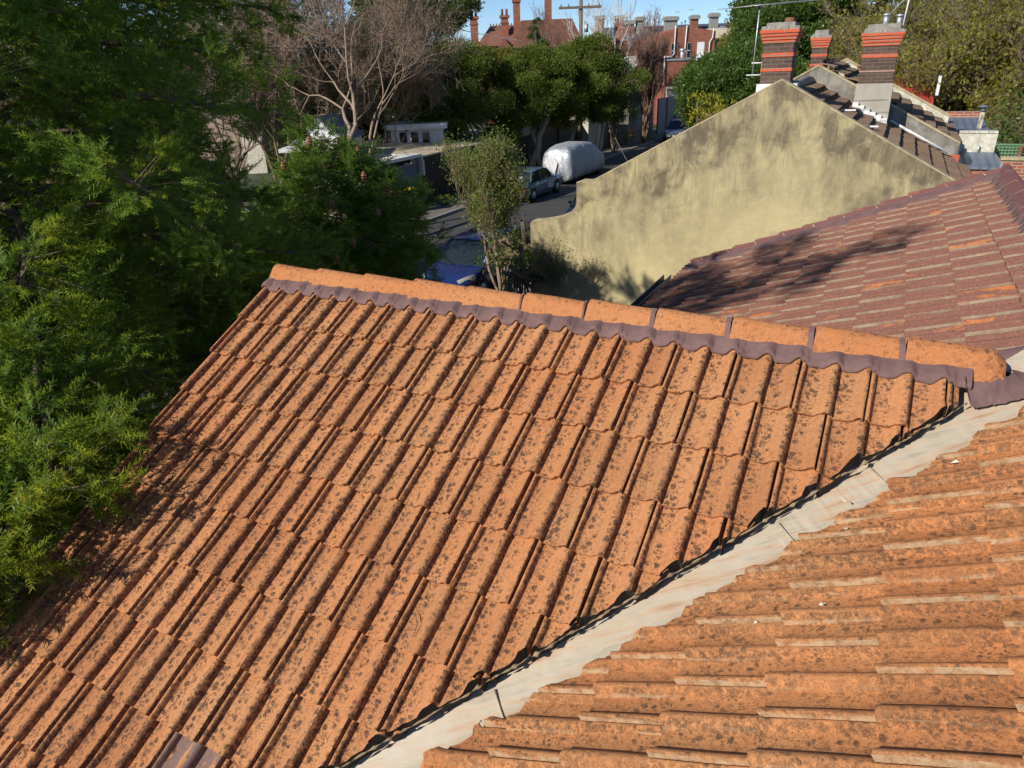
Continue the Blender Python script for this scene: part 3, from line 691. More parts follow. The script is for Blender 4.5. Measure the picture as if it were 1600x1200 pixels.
mb = MB(); mb.box(-6.0, 1.45, 15.52, 20.13, -.13, 3.2); mb.build('house_body', mt['brick'], h1)
mb = MB(); mb.box(1.62, 1.70, 15.4, 20.2, 3.24, 3.38); mb.build('gutter', mt['rust'], h1)
wallpoly('verandah_roof', [(-7.3, 2.45), (-6.0, 2.85), (-6.0, 2.80), (-7.3, 2.40)], 15.52, 20.13, mt['lightsheet'], h1)
cl = chimney(h1, -2.58, -2.02, 15.75, 16.25, 4.9, 6.22, 6.58, bands=((5.98, 6.05), (5.72, 5.78)), corb=(6.22, 6.45))
mb = MB(); mb.box(-2.6, -1.85, 15.52, 15.74, 5.30, 5.50); mb.build('chimney_flashing', mt['white'], h1)
# terracotta pot stub on the first chimney
mb = MB(); mb.tube([(-2.18, 16.0, 6.55), (-2.18, 16.0, 6.66)], [.10, .085], 10); mb.build('chimney_pot', mt['rust'], h1)
crr = chimney(h1, -.98, -.27, 19.35, 20.10, 4.25, 6.12, 6.56, stucco=5.34, bands=((5.88, 5.96),), corb=(6.12, 6.39), pink=(5.585, 5.61))
# stepped flashing at the foot of the stuccoed chimney
mb = MB()
for i in range(6):
    c = -1.02+.13*i; z = 5.36-(c+2.1)*.538+.12; mb.box(c, c+.125, 19.20, 19.318, z-.1, z+.05)
mb.build('chimney_flashing', mt['white'], h1)
for (x, s, h) in ((-.62, 19.65, .17), (-.35, 19.9, .15)):
    mb = MB(); mb.tube([(x, s, 6.5), (x, s, 6.5+h+.06)], .055, 12); mb.tube([(x, s, 6.56+h), (x, s, 6.60+h)], .08, 12); mb.build('flue', mt['zinc'], h1)
# pale battens lying on the roof near the party wall
mb = MB(); a, b = onS(1397, 202, 19.9), onS(1475, 243, 19.9); mb.tube([(-.18, 19.9, 4.50), (1.15, 19.9, 3.79)], .03, 6); mb.build('roof_flashing', mt['white'], h1)
for (c, s, z) in ((-1.05, 17.6, 4.87), (-.55, 16.9, 4.60)):
    mb = MB(); mb.box(c-.22, c+.2, s-.035, s+.035, z+.0, z+.03); o = mb.build('roof_debris', mt['white'], h1); o.rotation_euler = (0, 0, 0)
# ---- party wall 2 and house 2
h2 = empty('terrace_house', (0, 0, 0), ROTZ, label='terrace house behind the yellow-walled one, with a mottled grey rendered party wall', cat='house', group='terrace houses in a row')
T2 = [(-6.3, 3.5), (-5.9, 3.62), (-2.62, 5.36), (-1.95, 5.72), (1.36, 3.96)]
wallpoly('party_wall', T2+[(1.36, -.13), (-6.3, -.13)], 20.15, 20.40, mt['greyrender'], h2)
coping_line('coping', T2, 20.15, 20.40, .05, mt['coping'], h2, .02)
mb = MB(); mb.box(1.15, 1.40, 20.10, 20.145, 3.46, 3.72); mb.build('brick_corbel', mt['redbrick'], h2)
roof_slab(h2, -1.95, 5.78, 1.5, 3.82, 20.42, 24.98, 31, 'rear_roof')
roof_slab(h2, -1.95, 5.6, -6.0, 3.3, 20.42, 24.98, 32, 'front_roof')
mb = MB(); mb.box(-6.0, 1.3, 20.42, 24.98, -.13, 3.2); mb.build('house_body', mt['brick'], h2)
chimney(h2, -2.22, -1.86, 20.75, 21.2, 5.0, 6.14, 6.54, bands=((5.94, 6.0), (5.72, 5.78)), corb=(6.14, 6.36), grow=.06)
# ---- party wall 3 and house 3
h3 = empty('terrace_house', (0, 0, 0), ROTZ, label='terrace house with a dirty whitewashed party wall, farthest of the three', cat='house', group='terrace houses in a row')
T3 = [(-6.3, 3.5), (-1.68, 5.80), (1.27, 4.22)]
wallpoly('party_wall', T3+[(1.27, -.13), (-6.3, -.13)], 25.0, 25.25, mt['whitewall'], h3)
coping_line('coping', T3, 25.0, 25.25, .07, mt['coping'], h3, .02)
roof_slab(h3, -1.7, 5.5, 1.4, 3.75, 25.27, 30., 41, 'rear_roof')
roof_slab(h3, -1.7, 5.5, -6.0, 3.3, 25.27, 30., 42, 'front_roof')
mb = MB(); mb.box(-6.0, 1.2, 25.27, 30, -.13, 3.2); mb.build('house_body', mt['brick'], h3)
mb = MB(); mb.tube([(-1.25, 24.8, 5.25), (-1.25, 24.8, 5.6)], .07, 10); mb.tube([(-1.25, 24.8, 5.6), (-1.25, 24.8, 5.68)], .10, 10); mb.build('vent_pipe', mt['rust'], h2)
# ---- rear additions of house 2
ad = empty('rear_addition', (0, 0, 0), ROTZ, label='small brick lean-to with blue-grey sheet roof and white parapet behind the grey party wall', cat='lean-to')
s0 = 20.6
def q2(x, y, s=s0): return onS(x, y, s)
cA0, zA0 = q2(1497, 262); cA1, _ = q2(1561, 262)
mb = MB(); mb.box(cA0, cA1, s0, s0+1.9, -.13, zA0-.02); mb.build('wall', mt['brick'], ad)
mb = MB(); mb.box(cA0-.01, cA1+.01, s0-.015, s0+.1, zA0-.19, zA0-.11); mb.build('brick_band', mt['redbrick'], ad)
mb = MB(); mb.prism([(s0-.06, zA0-.02), (s0+1.9, zA0+.12), (s0+1.9, zA0+.16), (s0-.06, zA0+.03)], 'x', cA0, cA1+.03); mb.build('roof', mt['bluegrey'], ad)
mb = MB(); mb.box(cA1+.005, cA1+.055, s0-.08, s0+1.9, zA0-.0, zA0+.14); mb.build('roof_edge', mt['zinc'], ad)
mb = MB(); mb.box(cA0, cA1+.02, s0+1.905, s0+2.1, -.13, zA0+.62); mb.build('parapet', mt['whitewall'], ad)
rr = random.Random(5); mb = MB(); x = cA0
while x < cA1: mb.box(x, x+.2, s0+1.88, s0+2.13, zA0+.623, zA0+.66+rr.uniform(0, .02)); x += .215
mb.build('parapet_coping', mt['whitewall'], ad)
mb = MB(); mb.tube([(cA1-.35, s0+1.8, zA0+.1), (cA1-.35, s0+1.8, zA0+.35)], .02, 8); mb.build('pipe', mt['steel'], ad)
ad2 = empty('rear_addition', (0, 0, 0), ROTZ, label='low sheet-roofed outbuilding with a tall pale flue behind the white parapet', cat='outbuilding')
c0, z0 = onS(1478, 206, 23.6); c1, _ = onS(1545, 206, 23.6)
mb = MB(); mb.box(c0, c1, 23.6, 26.5, -.13, z0-.03); mb.build('wall', mt['brick'], ad2)
mb = MB(); mb.prism([(23.55, z0-.03), (26.55, z0+.12), (26.55, z0+.16), (23.55, z0+.02)], 'x', c0-.02, c1+.02); mb.build('roof', mt['bluegrey'], ad2)
mb = MB(); mb.box(c0, c1, 26.56, 26.8, -.13, z0+.32); mb.build('rear_wall', mt['brick'], ad2)
fc, fz = onS(1528, 210, 24.2); mb = MB(); mb.tube([(fc, 24.2, fz-.2), (fc, 24.2, fz+.58)], .06, 12); f_ = mb.build('flue', mt['cream'], ad2)
mb = MB(); mb.tube([(fc, 24.2, fz+.58), (fc, 24.2, fz+.72)], .065, 12); mb.tube([(fc, 24.2, fz+.70), (fc, 24.2, fz+.75)], .12, 12); mb.build('flue_cowl', mt['bluefence'], f_)
# red sheet roof beyond
rd = empty('shed', (0, 0, 0), ROTZ, label='shed with a bright red corrugated roof beyond the white party wall', cat='shed')
c0, z0 = onS(1428, 163, 31.5); c1, z1 = onS(1462, 143, 31.5)
mb = MB(); mb.box(c0-1, c1, 31.5, 34.5, -.13, z0-.02); mb.build('wall', mt['whitewall'], rd)
mb = MB(); mb.prism([(31.4, z0), (34.6, z0+.75), (34.6, z0+.8), (31.4, z0+.05)], 'x', c0-1, c1); mb.build('roof', mt['redsheet'], rd)
mb = MB(); mb.box(c1+.003, c1+.1, 31.4, 31.55, z0+.3, z0+.95); mb.build('barge_end', mt['white'], rd)
# green lattice fence
lf = empty('lattice_fence', (0, 0, 0), ROTZ, label='green lattice fence at the right edge behind the tiled roof', cat='fence')
c0, zt = onS(1556, 227, 27.); zb = 0
mb = MB()
for i in range(60): mb.box(c0+i*.09, c0+i*.09+.035, 27., 27.02, 2.2, zt)
for j in range(14): mb.box(c0, c0+5.4, 26.976, 26.996, zt-.07-j*.09, zt-.035-j*.09)
mb.build('lattice', mt['greenlat'], lf)
mb = MB(); mb.box(c0, c0+5.4, 26.97, 27.03, zt+.003, zt+.05); mb.build('top_rail', mt['greenlat'], lf)
mb = MB(); mb.box(c0, c0+5.4, 27.05, 27.1, -.13, zt-.9); mb.build('fence_board', mt['wood'], lf)
for i in range(4): mb = MB(); mb.box(c0+.6+i*1.5, c0+.7+i*1.5, 26.88, 26.965, -.13, zt+.0); mb.build('post', mt['rust'], lf)
# low brick yard wall beside the lean-to
yw = empty('yard_wall', (0, 0, 0), ROTZ, label='low brick yard wall with pale capping behind the right end of the tiled roof', cat='wall')
c0, z0 = onS(1562, 250, 20.9); mb = MB(); mb.box(c0+.02, c0+3, 20.9, 21.1, -.13, z0); mb.build('wall', mt['brick'], yw)
mb = MB(); mb.box(c0+.02, c0+3, 20.86, 21.14, z0+.003, z0+.07); mb.build('capping', mt['coping'], yw)

# ---- television antennas
an = empty('tv_antenna', (0, 0, 0), ROTZ, label='long many-rod television antenna on a mast strapped to the left chimney', cat='antenna', group='television antennas')
mc = -2.78; ms = 15.98
mb = MB(); mb.tube([(mc, ms, 5.62), (mc+.02, ms, 6.92)], .014, 8); mb.build('mast', mt['steel'], an)
mb = MB()
for z in (5.66, 5.88): mb.tube([(mc-.03, ms, z), (-2.585, ms, z)], .014, 6)
mb.tube([(-2.6, ms-.05, 5.64), (-2.6, ms-.05, 5.9)], .014, 6); mb.tube([(mc-.12, ms, 5.66), (mc+.02, ms, 5.66)], .012, 6)
mb.build('bracket', mt['white'], an)
mb = MB(); mb.tube([(mc-.02, ms-.6, 6.88), (mc+.02, ms+.6, 6.90)], .012, 8); mb.build('boom', mt['steel'], an)
for i, (ds, a, b) in enumerate(((-.55, .62, .75), (-.2, .75, .95), (.15, .8, 1.25), (.5, .85, 1.1))):
    mb = MB(); mb.tube([(mc-a, ms+ds, 6.88+.02*i-.03), (mc+b, ms+ds, 6.9+.02*i)], .007, 6); mb.build('rod', mt['steel'], an)
mb = MB(); mb.box(mc-.03, mc+.05, ms-.04, ms+.04, 6.84, 6.94); mb.build('junction_box', mt['black'], an)
an2 = empty('tv_antenna', (0, 0, 0), ROTZ, label='thin pale aerial mast with a strut on the stuccoed chimney', cat='antenna', group='television antennas')
mb = MB(); mb.tube([(-.27, 19.6, 6.3), (-.20, 19.6, 7.5)], .016, 8); mb.build('mast', mt['white'], an2)
mb = MB(); mb.tube([(-.6, 19.75, 6.72), (.0, 19.75, 7.4)], .012, 6); mb.build('strut', mt['steel'], an2)

# ---- picket fence at the street corner of the yellow wall
pf = empty('picket_fence', (0, 0, 0), ROTZ, label='dark metal picket fence running out from the foot of the yellow wall', cat='fence')
for i in range(20):
    mb = MB(); c = -7.52; s = 15.3 + i*.13; mb.box(c-.02, c+.02, s, s+.05, -.1, 1.25); mb.build('picket', mt['bluefence'], pf)
for z in (.2, .9): mb = MB(); mb.box(c-.035, c-.021, 15.3, 17.9, z, z+.06); mb.build('rail', mt['bluefence'], pf)
pf2 = empty('picket_fence', (0, 0, 0), ROTZ, label='dark picket fence in front of the blue car beside the yellow wall corner', cat='fence')
for i in range(8):
    mb = MB(); c = -8.14 + i*.075; mb.box(c, c+.03, 15.20, 15.24, -.1, 1.35); mb.build('picket', mt['bluefence'], pf2)
for z in (.25, 1.05): mb = MB(); mb.box(-8.18, -7.55, 15.245, 15.27, z, z+.06); mb.build('rail', mt['bluefence'], pf2)

# ================================================================== VEGETATION
def rnd_dirs(rng, n):
    v = rng.normal(size=(n, 3)); return v/np.linalg.norm(v, axis=1, keepdims=True)
def leaf_quads(rng, P, L, W, dirs=None, spread=1.0, droop=0.):
    """one small diamond-shaped leaf at each point"""
    n = len(P); d = rnd_dirs(rng, n)*spread
    if dirs is not None: d = d + dirs
    d[:, 2] -= droop; d /= np.linalg.norm(d, axis=1, keepdims=True)
    s = np.cross(d, rnd_dirs(rng, n)); s /= np.linalg.norm(s, axis=1, keepdims=True)
    l = (L*rng.uniform(.7, 1.3, n))[:, None]; w = (W*rng.uniform(.7, 1.3, n))[:, None]
    nn = np.cross(d, s)
    V = np.stack([P, P+d*l*.5+s*w*.5+nn*w*.12, P+d*l, P+d*l*.5-s*w*.5+nn*w*.12], 1).reshape(-1, 3)
    F = np.arange(4*n).reshape(n, 4); return V, F
def sticks(rng, A, B, w):
    """thin three-sided twigs from A to B"""
    n = len(A); d = B-A; L = np.linalg.norm(d, axis=1, keepdims=True)+1e-9; d = d/L
    s = np.cross(d, rnd_dirs(rng, n)); s /= np.linalg.norm(s, axis=1, keepdims=True); t = np.cross(d, s)
    w = np.broadcast_to(np.asarray(w, float).reshape(-1, 1), (n, 1)); V = []
    for k in range(3):
        a = 2*math.pi*k/3; V.append(A+(math.cos(a)*s+math.sin(a)*t)*w)
    for k in range(3):
        a = 2*math.pi*k/3; V.append(B+(math.cos(a)*s+math.sin(a)*t)*w*.45)
    V = np.stack(V, 1).reshape(-1, 3); b = np.arange(n)[:, None]*6
    F = np.concatenate([b+np.array([[k, (k+1) % 3, (k+1) % 3+3, k+3]]) for k in range(3)]); return V, F
def merge(parts):
    V = []; F = []; o = 0
    for v, f in parts: V.append(v); F.append(f+o); o += len(v)
    return np.vstack(V), np.vstack(F)
def tree_root(name, x, y, z, **k): return empty(name, (x, y, z), random.random()*0, **k)

def skeleton(rng, base, d0, L0, r0, depth, split=(2, 4), angle=.55, upw=.25, shrink=.72, seg=4, wig=.12, rshr=.62, minr=.006):
    """recursive limbs -> list of (points, radii, level)"""
    out = []
    def grow(p, d, L, r, lv):
        pts = [p.copy()]; rad = [r]; q = p.copy(); dd = d.copy()
        for i in range(seg):
            dd = dd + rng.normal(0, wig, 3) + np.array([0, 0, upw*.25]); dd /= np.linalg.norm(dd); q = q + dd*L/seg
            pts.append(q.copy()); rad.append(max(minr, r*(1-(1-rshr)*(i+1)/seg)))
        out.append((pts, rad, lv))
        if lv >= depth: return
        n = rng.integers(split[0], split[1]+1)
        for k in range(n):
            t = 1.0 if k < 2 else rng.uniform(.35, .9); i = min(seg, max(1, int(t*seg))); a = rnd_dirs(rng, 1)[0]; s = np.cross(dd, a); s /= np.linalg.norm(s)
            an = angle*rng.uniform(.6, 1.3); nd = dd*math.cos(an)+s*math.sin(an); nd[2] += upw*.4; nd /= np.linalg.norm(nd)
            grow(pts[i], nd, L*shrink*rng.uniform(.75, 1.2), max(minr, rad[i]*rng.uniform(.62, .85)), lv+1)
    grow(np.array(base, float), np.array(d0, float)/np.linalg.norm(d0), L0, r0, 0); return out
def limbs_mesh(sk, name, mat, parent, sides=lambda lv: 8 if lv < 2 else 5 if lv < 4 else 3, maxlv=99):
    mb = MB()
    for pts, rad, lv in sk:
        if lv <= maxlv: mb.tube(pts, rad, sides(lv), cap=lv < 2)
    return mb.build(name, mat, parent, recalc=False)

def bare_tree(name, x, y, H_, label, mat, seed, depth=6, r0=.18, lean=(0, 0, 1), L0=None, split=(2, 3), angle=.5, upw=.25, twigs=5, twl=.7, twr=.006, cat='tree', group=None, leaves=None, twmat=None, shrink=.76, z=-.1, forks=1, wig=.12, minr=.006):
    rng = np.random.default_rng(seed); t = tree_root(name, x, y, z, label=label, cat=cat, group=group)
    L0 = L0 or H_*.26; sk = []
    for k in range(forks):
        l = np.array(lean, float) + (rng.normal(0, .22, 3)*[1, 1, 0] if forks > 1 else 0); sk += skeleton(rng, (rng.normal(0, .1)*(forks > 1), rng.normal(0, .1)*(forks > 1), 0), l, L0, r0, depth, split, angle, upw, shrink, wig=wig, minr=minr)
    limbs_mesh([q for q in sk if q[2] == 0], 'trunk', mat, t); limbs_mesh([q for q in sk if q[2] > 0], 'branches', twmat or mat, t)
    tips = [q for q in sk if q[2] >= depth-1]
    A = []; B = []
    for pts, rad, lv in tips:
        for i in range(twigs):
            f = rng.uniform(0, len(pts)-1); j = int(f); p = pts[j]+(pts[min(j+1, len(pts)-1)]-pts[j])*(f-j); d = pts[-1]-pts[0]; d /= np.linalg.norm(d)+1e-9
            d = d*.8+rnd_dirs(rng, 1)[0]*.75+np.array([0, 0, upw]); d /= np.linalg.norm(d); m = p+d*twl*rng.uniform(.3, .6); A.append(p); B.append(m)
            for _ in range(2):
                d2 = d+rnd_dirs(rng, 1)[0]*.6; A.append(m); B.append(m+d2*twl*rng.uniform(.2, .5))
    if A:
        V, F = sticks(rng, np.array(A), np.array(B), twr); link('twigs', np_mesh('twigs', V, F), twmat or mat, t)
    if leaves:
        lm, num, ll, lw, dr = leaves; E = np.array(B); P = E[rng.integers(0, len(E), num)] + rng.normal(0, .12, (num, 3))
        V, F = leaf_quads(rng, P, ll, lw, droop=dr); link('crown', np_mesh('crown', V, F), lm, t)
    return t

def clump_tree(name, x, y, label, clumps, mat, barkmat, seed, per=500, leaf=(.14, .07), trunks=(), cat='tree', group=None, up=.35, twig=True, z=-.1, shell=.55, tw=None):
    """clumps: list of (dx,dy,z,radius[,flat]); foliage grows outward on each clump, gaps stay between them"""
    rng = np.random.default_rng(seed); t = tree_root(name, x, y, z, label=label, cat=cat, group=group)
    Ps = []; Ds = []; A = []; B = []
    for c in clumps:
        dx, dy, cz, r = c[:4]; fl = c[4] if len(c) > 4 else .72
        n = int(per*(r/.6)**2); d = rnd_dirs(rng, n); d[:, 2] = np.where(d[:, 2] < -.35, -d[:, 2]*.6, d[:, 2]); rr = r*(shell+(1-shell)*rng.random(n)**.6)
        lump = 1+.22*np.sin(d[:, 0]*5+dx*3)*np.sin(d[:, 1]*6+dy)*np.cos(d[:, 2]*5+cz)
        # secondary tufts inside the clump
        k = max(5, int(26*r)); td = rnd_dirs(rng, k); idx = rng.integers(0, k, n); tuft = np.array([dx, dy, cz]) + td[idx]*r*np.array([1, 1, fl])*.75 + rng.normal(0, r*.17, (n, 3))
        mixm = rng.random(n) < .62
        P = np.where(mixm[:, None], tuft, np.array([dx, dy, cz]) + d*rr[:, None]*lump[:, None]*np.array([1, 1, fl]))
        D = P-np.array([dx, dy, cz]); D /= np.linalg.norm(D, axis=1, keepdims=True)+1e-9
        Ps.append(P); Ds.append(D*.8+np.array([0, 0, up]))
    P = np.vstack(Ps); D = np.vstack(Ds); V, F = leaf_quads(rng, P, leaf[0], leaf[1], D, .8)
    link('crown', np_mesh('crown', V, F), mat, t)
    mb = MB(); cz = np.array([c[:3] for c in clumps])
    mains = []
    for (tx, ty, bx, by, h, r) in trunks:
        pts = [np.array([bx, by, -.1])+(np.array([tx, ty, h])-np.array([bx, by, -.1]))*f + rng.normal(0, .06, 3)*(0 < f < 1) for f in np.linspace(0, 1, 7)]
        mb.tube(pts, [r*(1.25-.6*f) for f in np.linspace(0, 1, 7)], 9); mains.append(pts[-1])
    if trunks:
        mb.build('trunk', barkmat, t, recalc=False); mb = MB(); mains = np.array(mains)
        for c in cz:
            m = mains[np.argmin(np.linalg.norm(mains-c, axis=1))]; mid = (m+c)/2+rng.normal(0, .2, 3); mb.tube([m-np.array([0, 0, .15]), mid, c], [.07, .05, .015], 5, cap=False)
        mb.build('branches', barkmat, t, recalc=False)
    return t

def fir(name, x, y, label, Hh, rfun, seed, nb, mat, need=26, tuftL=.15, nl=.034, nw=.006, z=0., cones=0, zmin=.8, azw=None, droop=.10, dens=1., trunk_r=.2, dead=0, side=.85, spray=6., sprl=1., extra=()):
    """conifer: trunk, whorled branches, side twigs, every twig a brush of needles"""
    rng = np.random.default_rng(seed); t = tree_root(name, x, y, z, label=label, cat='tree')
    mb = MB(); n = 12; mb.tube([(0.05*math.sin(i), .05*math.cos(i*1.3), Hh*i/n) for i in range(n+1)], [trunk_r*(1-.93*i/n) for i in range(n+1)], 10); mb.build('trunk', mt['bark'], t, recalc=False)
    tp = []; td = []; bm_ = MB(); sa = []; sb = []; az = rng.uniform(0, 6)
    for b in range(nb+len(extra)):
        f = min(b+.5, nb-.5)/nb; zz = zmin + (Hh-zmin)*f**.95*.985; az += 2.39996
        Rm = rfun(zz, az % (2*math.pi))*rng.choice([.62, .8, .95, 1.0, 1.05], p=[.14, .2, .26, .25, .15])*rng.uniform(.93, 1.06)
        if Rm < .15: Rm = .15
        if b >= nb: zz, az, Rm = extra[b-nb]; f = .3
        h = np.array([math.cos(az), math.sin(az), 0.]); lat = np.array([-h[1], h[0], 0.])
        pts = []; K = 7
        for i in range(K+1):
            s = i/K; pts.append(h*Rm*s + lat*Rm*.05*math.sin(s*3+b) + np.array([0, 0, zz + Rm*(.22*s*(1-f*.0) - droop*3.4*s*s + .10*s**3)]))
        bm_.tube(pts, [max(.006, .012+.011*Rm*(1-i/K)) for i in range(K+1)], 5, cap=False)
        pts = np.array(pts); m = max(5, int(Rm/.105*dens))
        for j in range(m):
            s = .16+.84*(j+rng.random()*.6)/m; q = s*K; i = min(K-1, int(q)); p = pts[i]+(pts[i+1]-pts[i])*(q-i); ax = pts[i+1]-pts[i]; ax /= np.linalg.norm(ax)
            for sg in (-1, 1):
                L = side*Rm*.42*(1-s)**.75+.16+rng.uniform(0, .12); L = min(L, 1.05)
                d = ax*.62+lat*sg*.75+rng.normal(0, .16, 3); d[2] += rng.normal(-.05, .3); d /= np.linalg.norm(d)
                e = p + d*L; e[2] -= L*L*.22; sa.append(p); sb.append(e)
                kk = max(1, int(L/(tuftL*.62)))
                for u in range(kk):
                    w = (u+.35+rng.random()*.4)/kk; c = p+(e-p)*w; dd = d+rng.normal(0, .12, 3)
                    tp.append(c); td.append(dd)
                    if rng.random() < .62:
                        tp.append(c); td.append(d*.6+np.cross(d, [0, 0, 1])*rng.choice([-1, 1])*.8+rng.normal(0, .3, 3)+np.array([0, 0, -.15]))
        for q_ in range(max(2, int(Rm*spray))):            # full bushy sprays along the outer half
            s = rng.uniform(.42, 1.02); q = min(s, .999)*K; i = int(q); p = pts[i]+(pts[i+1]-pts[i])*(q-i); ax = pts[i+1]-pts[i]; ax /= np.linalg.norm(ax)
            sg = rng.choice([-1, 1]); o_ = ax*.4+lat*sg*rng.uniform(.2, 1.)+np.array([0, 0, rng.uniform(-.25, .75)]); o_ /= np.linalg.norm(o_)
            c0 = p + o_*rng.uniform(.05, .34)*(1.25-s*.5)*2*sprl; sa.append(p); sb.append(c0)
            for u in range(rng.integers(8, 15)):
                dd = o_+rng.normal(0, .55, 3); dd[2] -= .1; tp.append(c0+rng.normal(0, .03, 3)); td.append(dd)
        for u in range(2): tp.append(pts[-1]-ax*tuftL*u*.6); td.append(ax+rng.normal(0, .1, 3))
    V, F = sticks(rng, np.array(sa), np.array(sb), .0045); bm_.add(V, [tuple(f) for f in F]); bm_.build('branches', mt['bark'], t, recalc=False)
    T = np.array(tp); D = np.array(td); D /= np.linalg.norm(D, axis=1, keepdims=True); N = len(T)
    T = T + rng.normal(0, .02, T.shape)
    # needles
    sc = rng.uniform(.7, 1.25, N)
    u = np.cross(D, np.array([0.1, .2, 1.])); u /= np.linalg.norm(u, axis=1, keepdims=True); v = np.cross(D, u)
    k = np.arange(need); s = (k+.5)/need; a = k*2.399; V = []
    base = T[:, None, :] + D[:, None, :]*(s[None, :, None]*tuftL*sc[:, None, None])
    rad = u[:, None, :]*np.cos(a)[None, :, None] + v[:, None, :]*np.sin(a)[None, :, None]
    rad = rad*np.array([1, 1, .8]) + np.array([0, 0, .12]); nd = rad*.85 + D[:, None, :]*.65 + rng.normal(0, .12, (N, need, 3)); nd /= np.linalg.norm(nd, axis=2, keepdims=True)
    wv = np.cross(nd, D[:, None, :]); wv /= np.linalg.norm(wv, axis=2, keepdims=True)+1e-9; ln = nl*sc[:, None, None]*rng.uniform(.8, 1.2, (N, need, 1))
    P0 = base - wv*nw*.5; P1 = base + wv*nw*.5; P2 = base + nd*ln + wv*nw*.2; P3 = base+nd*ln-wv*nw*.2
    V = np.stack([P0, P1, P2, P3], 2).reshape(-1, 3)
    # one island per tuft is enough: chain through shared base is not needed, tint varies by needle
    F = np.arange(len(V)).reshape(-1, 4)
    link('crown', np_mesh('crown', V, F), mat, t)
    if dead:
        A = []; B = []
        for _ in range(dead):
            q = T[rng.integers(0, N)]*np.array([.72, .72, 1.]); d = rnd_dirs(rng, 1)[0]; p = q
            for _ in range(4): d = d*.8+rnd_dirs(rng, 1)[0]*.45; d /= np.linalg.norm(d); e = p+d*rng.uniform(.06, .2); A.append(p); B.append(e); p = e
        V, F = sticks(rng, np.array(A), np.array(B), .0035); link('dead_twigs', np_mesh('dead_twigs', V, F), mt['twig'], t)
    return t, T
def cone_shape(r0, h, p=.8):
    return lambda z, a: r0*max(0., 1-(z/h)**p)

# ---- the two firs at the left
def r1(z, a):                                 # broad domed crown, cut back on the street and roof sides
    r = 4.4 if z < 7.2 else 4.4*math.sqrt(max(.0, 1-((z-7.2)/1.5)**2))
    d = math.cos(a-R(-50)); e = math.cos(a-R(12))
    if d > .1: r = min(r, (3.7 if z > 4.9 else 3.1) + (1-d)*1.2)
    if e > .2: r = min(r, 3.0+(1-e)*1.4)
    if z > 4 and math.cos(a-R(75)) > .0: r = min(r, 2.3+1.2*(1-math.cos(a-R(75))))
    return r
fir1, T1_ = fir('fir_tree', -5.15, 7.6, 'big bright green fir filling the left edge and reaching over the roof verge', 8.3, r1, 5, 118, mt['needle'], need=30, tuftL=.16, nl=.033, nw=.0082, z=-.1, zmin=1.0, dens=.42, trunk_r=.26, spray=12., extra=[(4.25, R(-61.5), 5.1), (4.15, R(-62.5), 5.35), (4.0, R(-63.2), 5.5), (4.05, R(-64.5), 5.3), (3.9, R(-65), 5.5), (3.6, R(-66), 5.3), (3.4, R(-67), 5.0), (4.1, R(-69), 5.4)], dead=240)
def r2(z, a):
    r = 2.75*max(.05, (1-(z/5.1)**2.6)); return min(r, 1.5) if z < 3. and math.cos(a-R(-15)) > .2 else r
fir2, T2_ = fir('fir_tree', -3.15, 13.3, 'smaller darker fir with hanging brown cones between the big fir and the street', 5.1, r2, 8, 95, mt['needle2'], need=15, tuftL=.26, nl=.07, nw=.017, z=-.1, zmin=.6, dens=.42, trunk_r=.16, spray=6.)
# cones hanging in the second fir
def cone_bm():
    mb = MB(); V = []; n = 10
    for i in range(9):
        f = i/8; r = .038*math.sin(math.pi*(.12+.82*f))*(1.18 if i % 2 else .9)
        for k in range(n): a = 2*math.pi*k/n + i*.3; V.append((r*math.cos(a), r*math.sin(a), -.15*f))
    mb.add(V, [(i*n+k, i*n+(k+1) % n, (i+1)*n+(k+1) % n, (i+1)*n+k) for i in range(8) for k in range(n)], False); mb.tube([(0, 0, .05), (0, 0, 0)], .004, 5); return mb
c0_ = None
Wp = T2_+np.array([-3.15, 13.3, -.1])-CAM; dep = Wp@cF; sx_ = 800+F_PX*(Wp@cR)/dep; sy_ = 600-F_PX*(Wp@cU)/dep
for i, (x, y) in enumerate(((497, 215), (567, 222), (582, 272), (445, 240), (590, 335), (520, 300), (548, 365), (470, 330), (530, 400), (610, 300))):
    near = np.where(np.hypot(sx_-x, sy_-y) < 16)[0]
    if not len(near): continue
    j = near[np.argmin(dep[near])]
    if c0_ is None: c0_ = cone_bm().build('cone', mt['cone'], fir2); q = c0_
    else: q = c0_.copy(); COL.objects.link(q); q.parent = fir2
    k_ = T2_[j].copy(); o_ = -(Wp[j]/np.linalg.norm(Wp[j])); q.location = k_ + o_*.14 + np.array([0, 0, .02]); q.scale = (1.25, 1.25, 1.25)
# ---- young shrub trees in front of the yellow wall's street corner
bare_tree('shrub', -.22, 18.7, 4.4, 'tall feathery shrub with pale upright stems left of the yellow wall corner', mt['twig'], 12, depth=4, r0=.05, L0=1.5, split=(2, 3), angle=.36, upw=.55, twigs=4, twl=.5, forks=6, cat='shrub', shrink=.66, wig=.12,
          leaves=(mt['lime'], 16000, .085, .03, -.1))
cl = []; rng = np.random.default_rng(3)
for i in range(34):
    a = rng.uniform(0, 6.3); r = rng.uniform(0, 1.05)**.6; cl.append((math.cos(a)*r*.82, math.sin(a)*r*.8, .5+rng.uniform(0, 2.3)*(1-.3*r), rng.uniform(.2, .42)))
clump_tree('shrub', .2, 17.9, 'loose dark green bushy tree beside the dark blue car', cl, mt['green'], mt['bark'], 31, per=330, leaf=(.075, .028), trunks=((0, 0, 0, 0, 1.9, .05), (.3, .1, .1, .1, 2.0, .04)), cat='shrub', shell=.25, up=.6)
cl = []
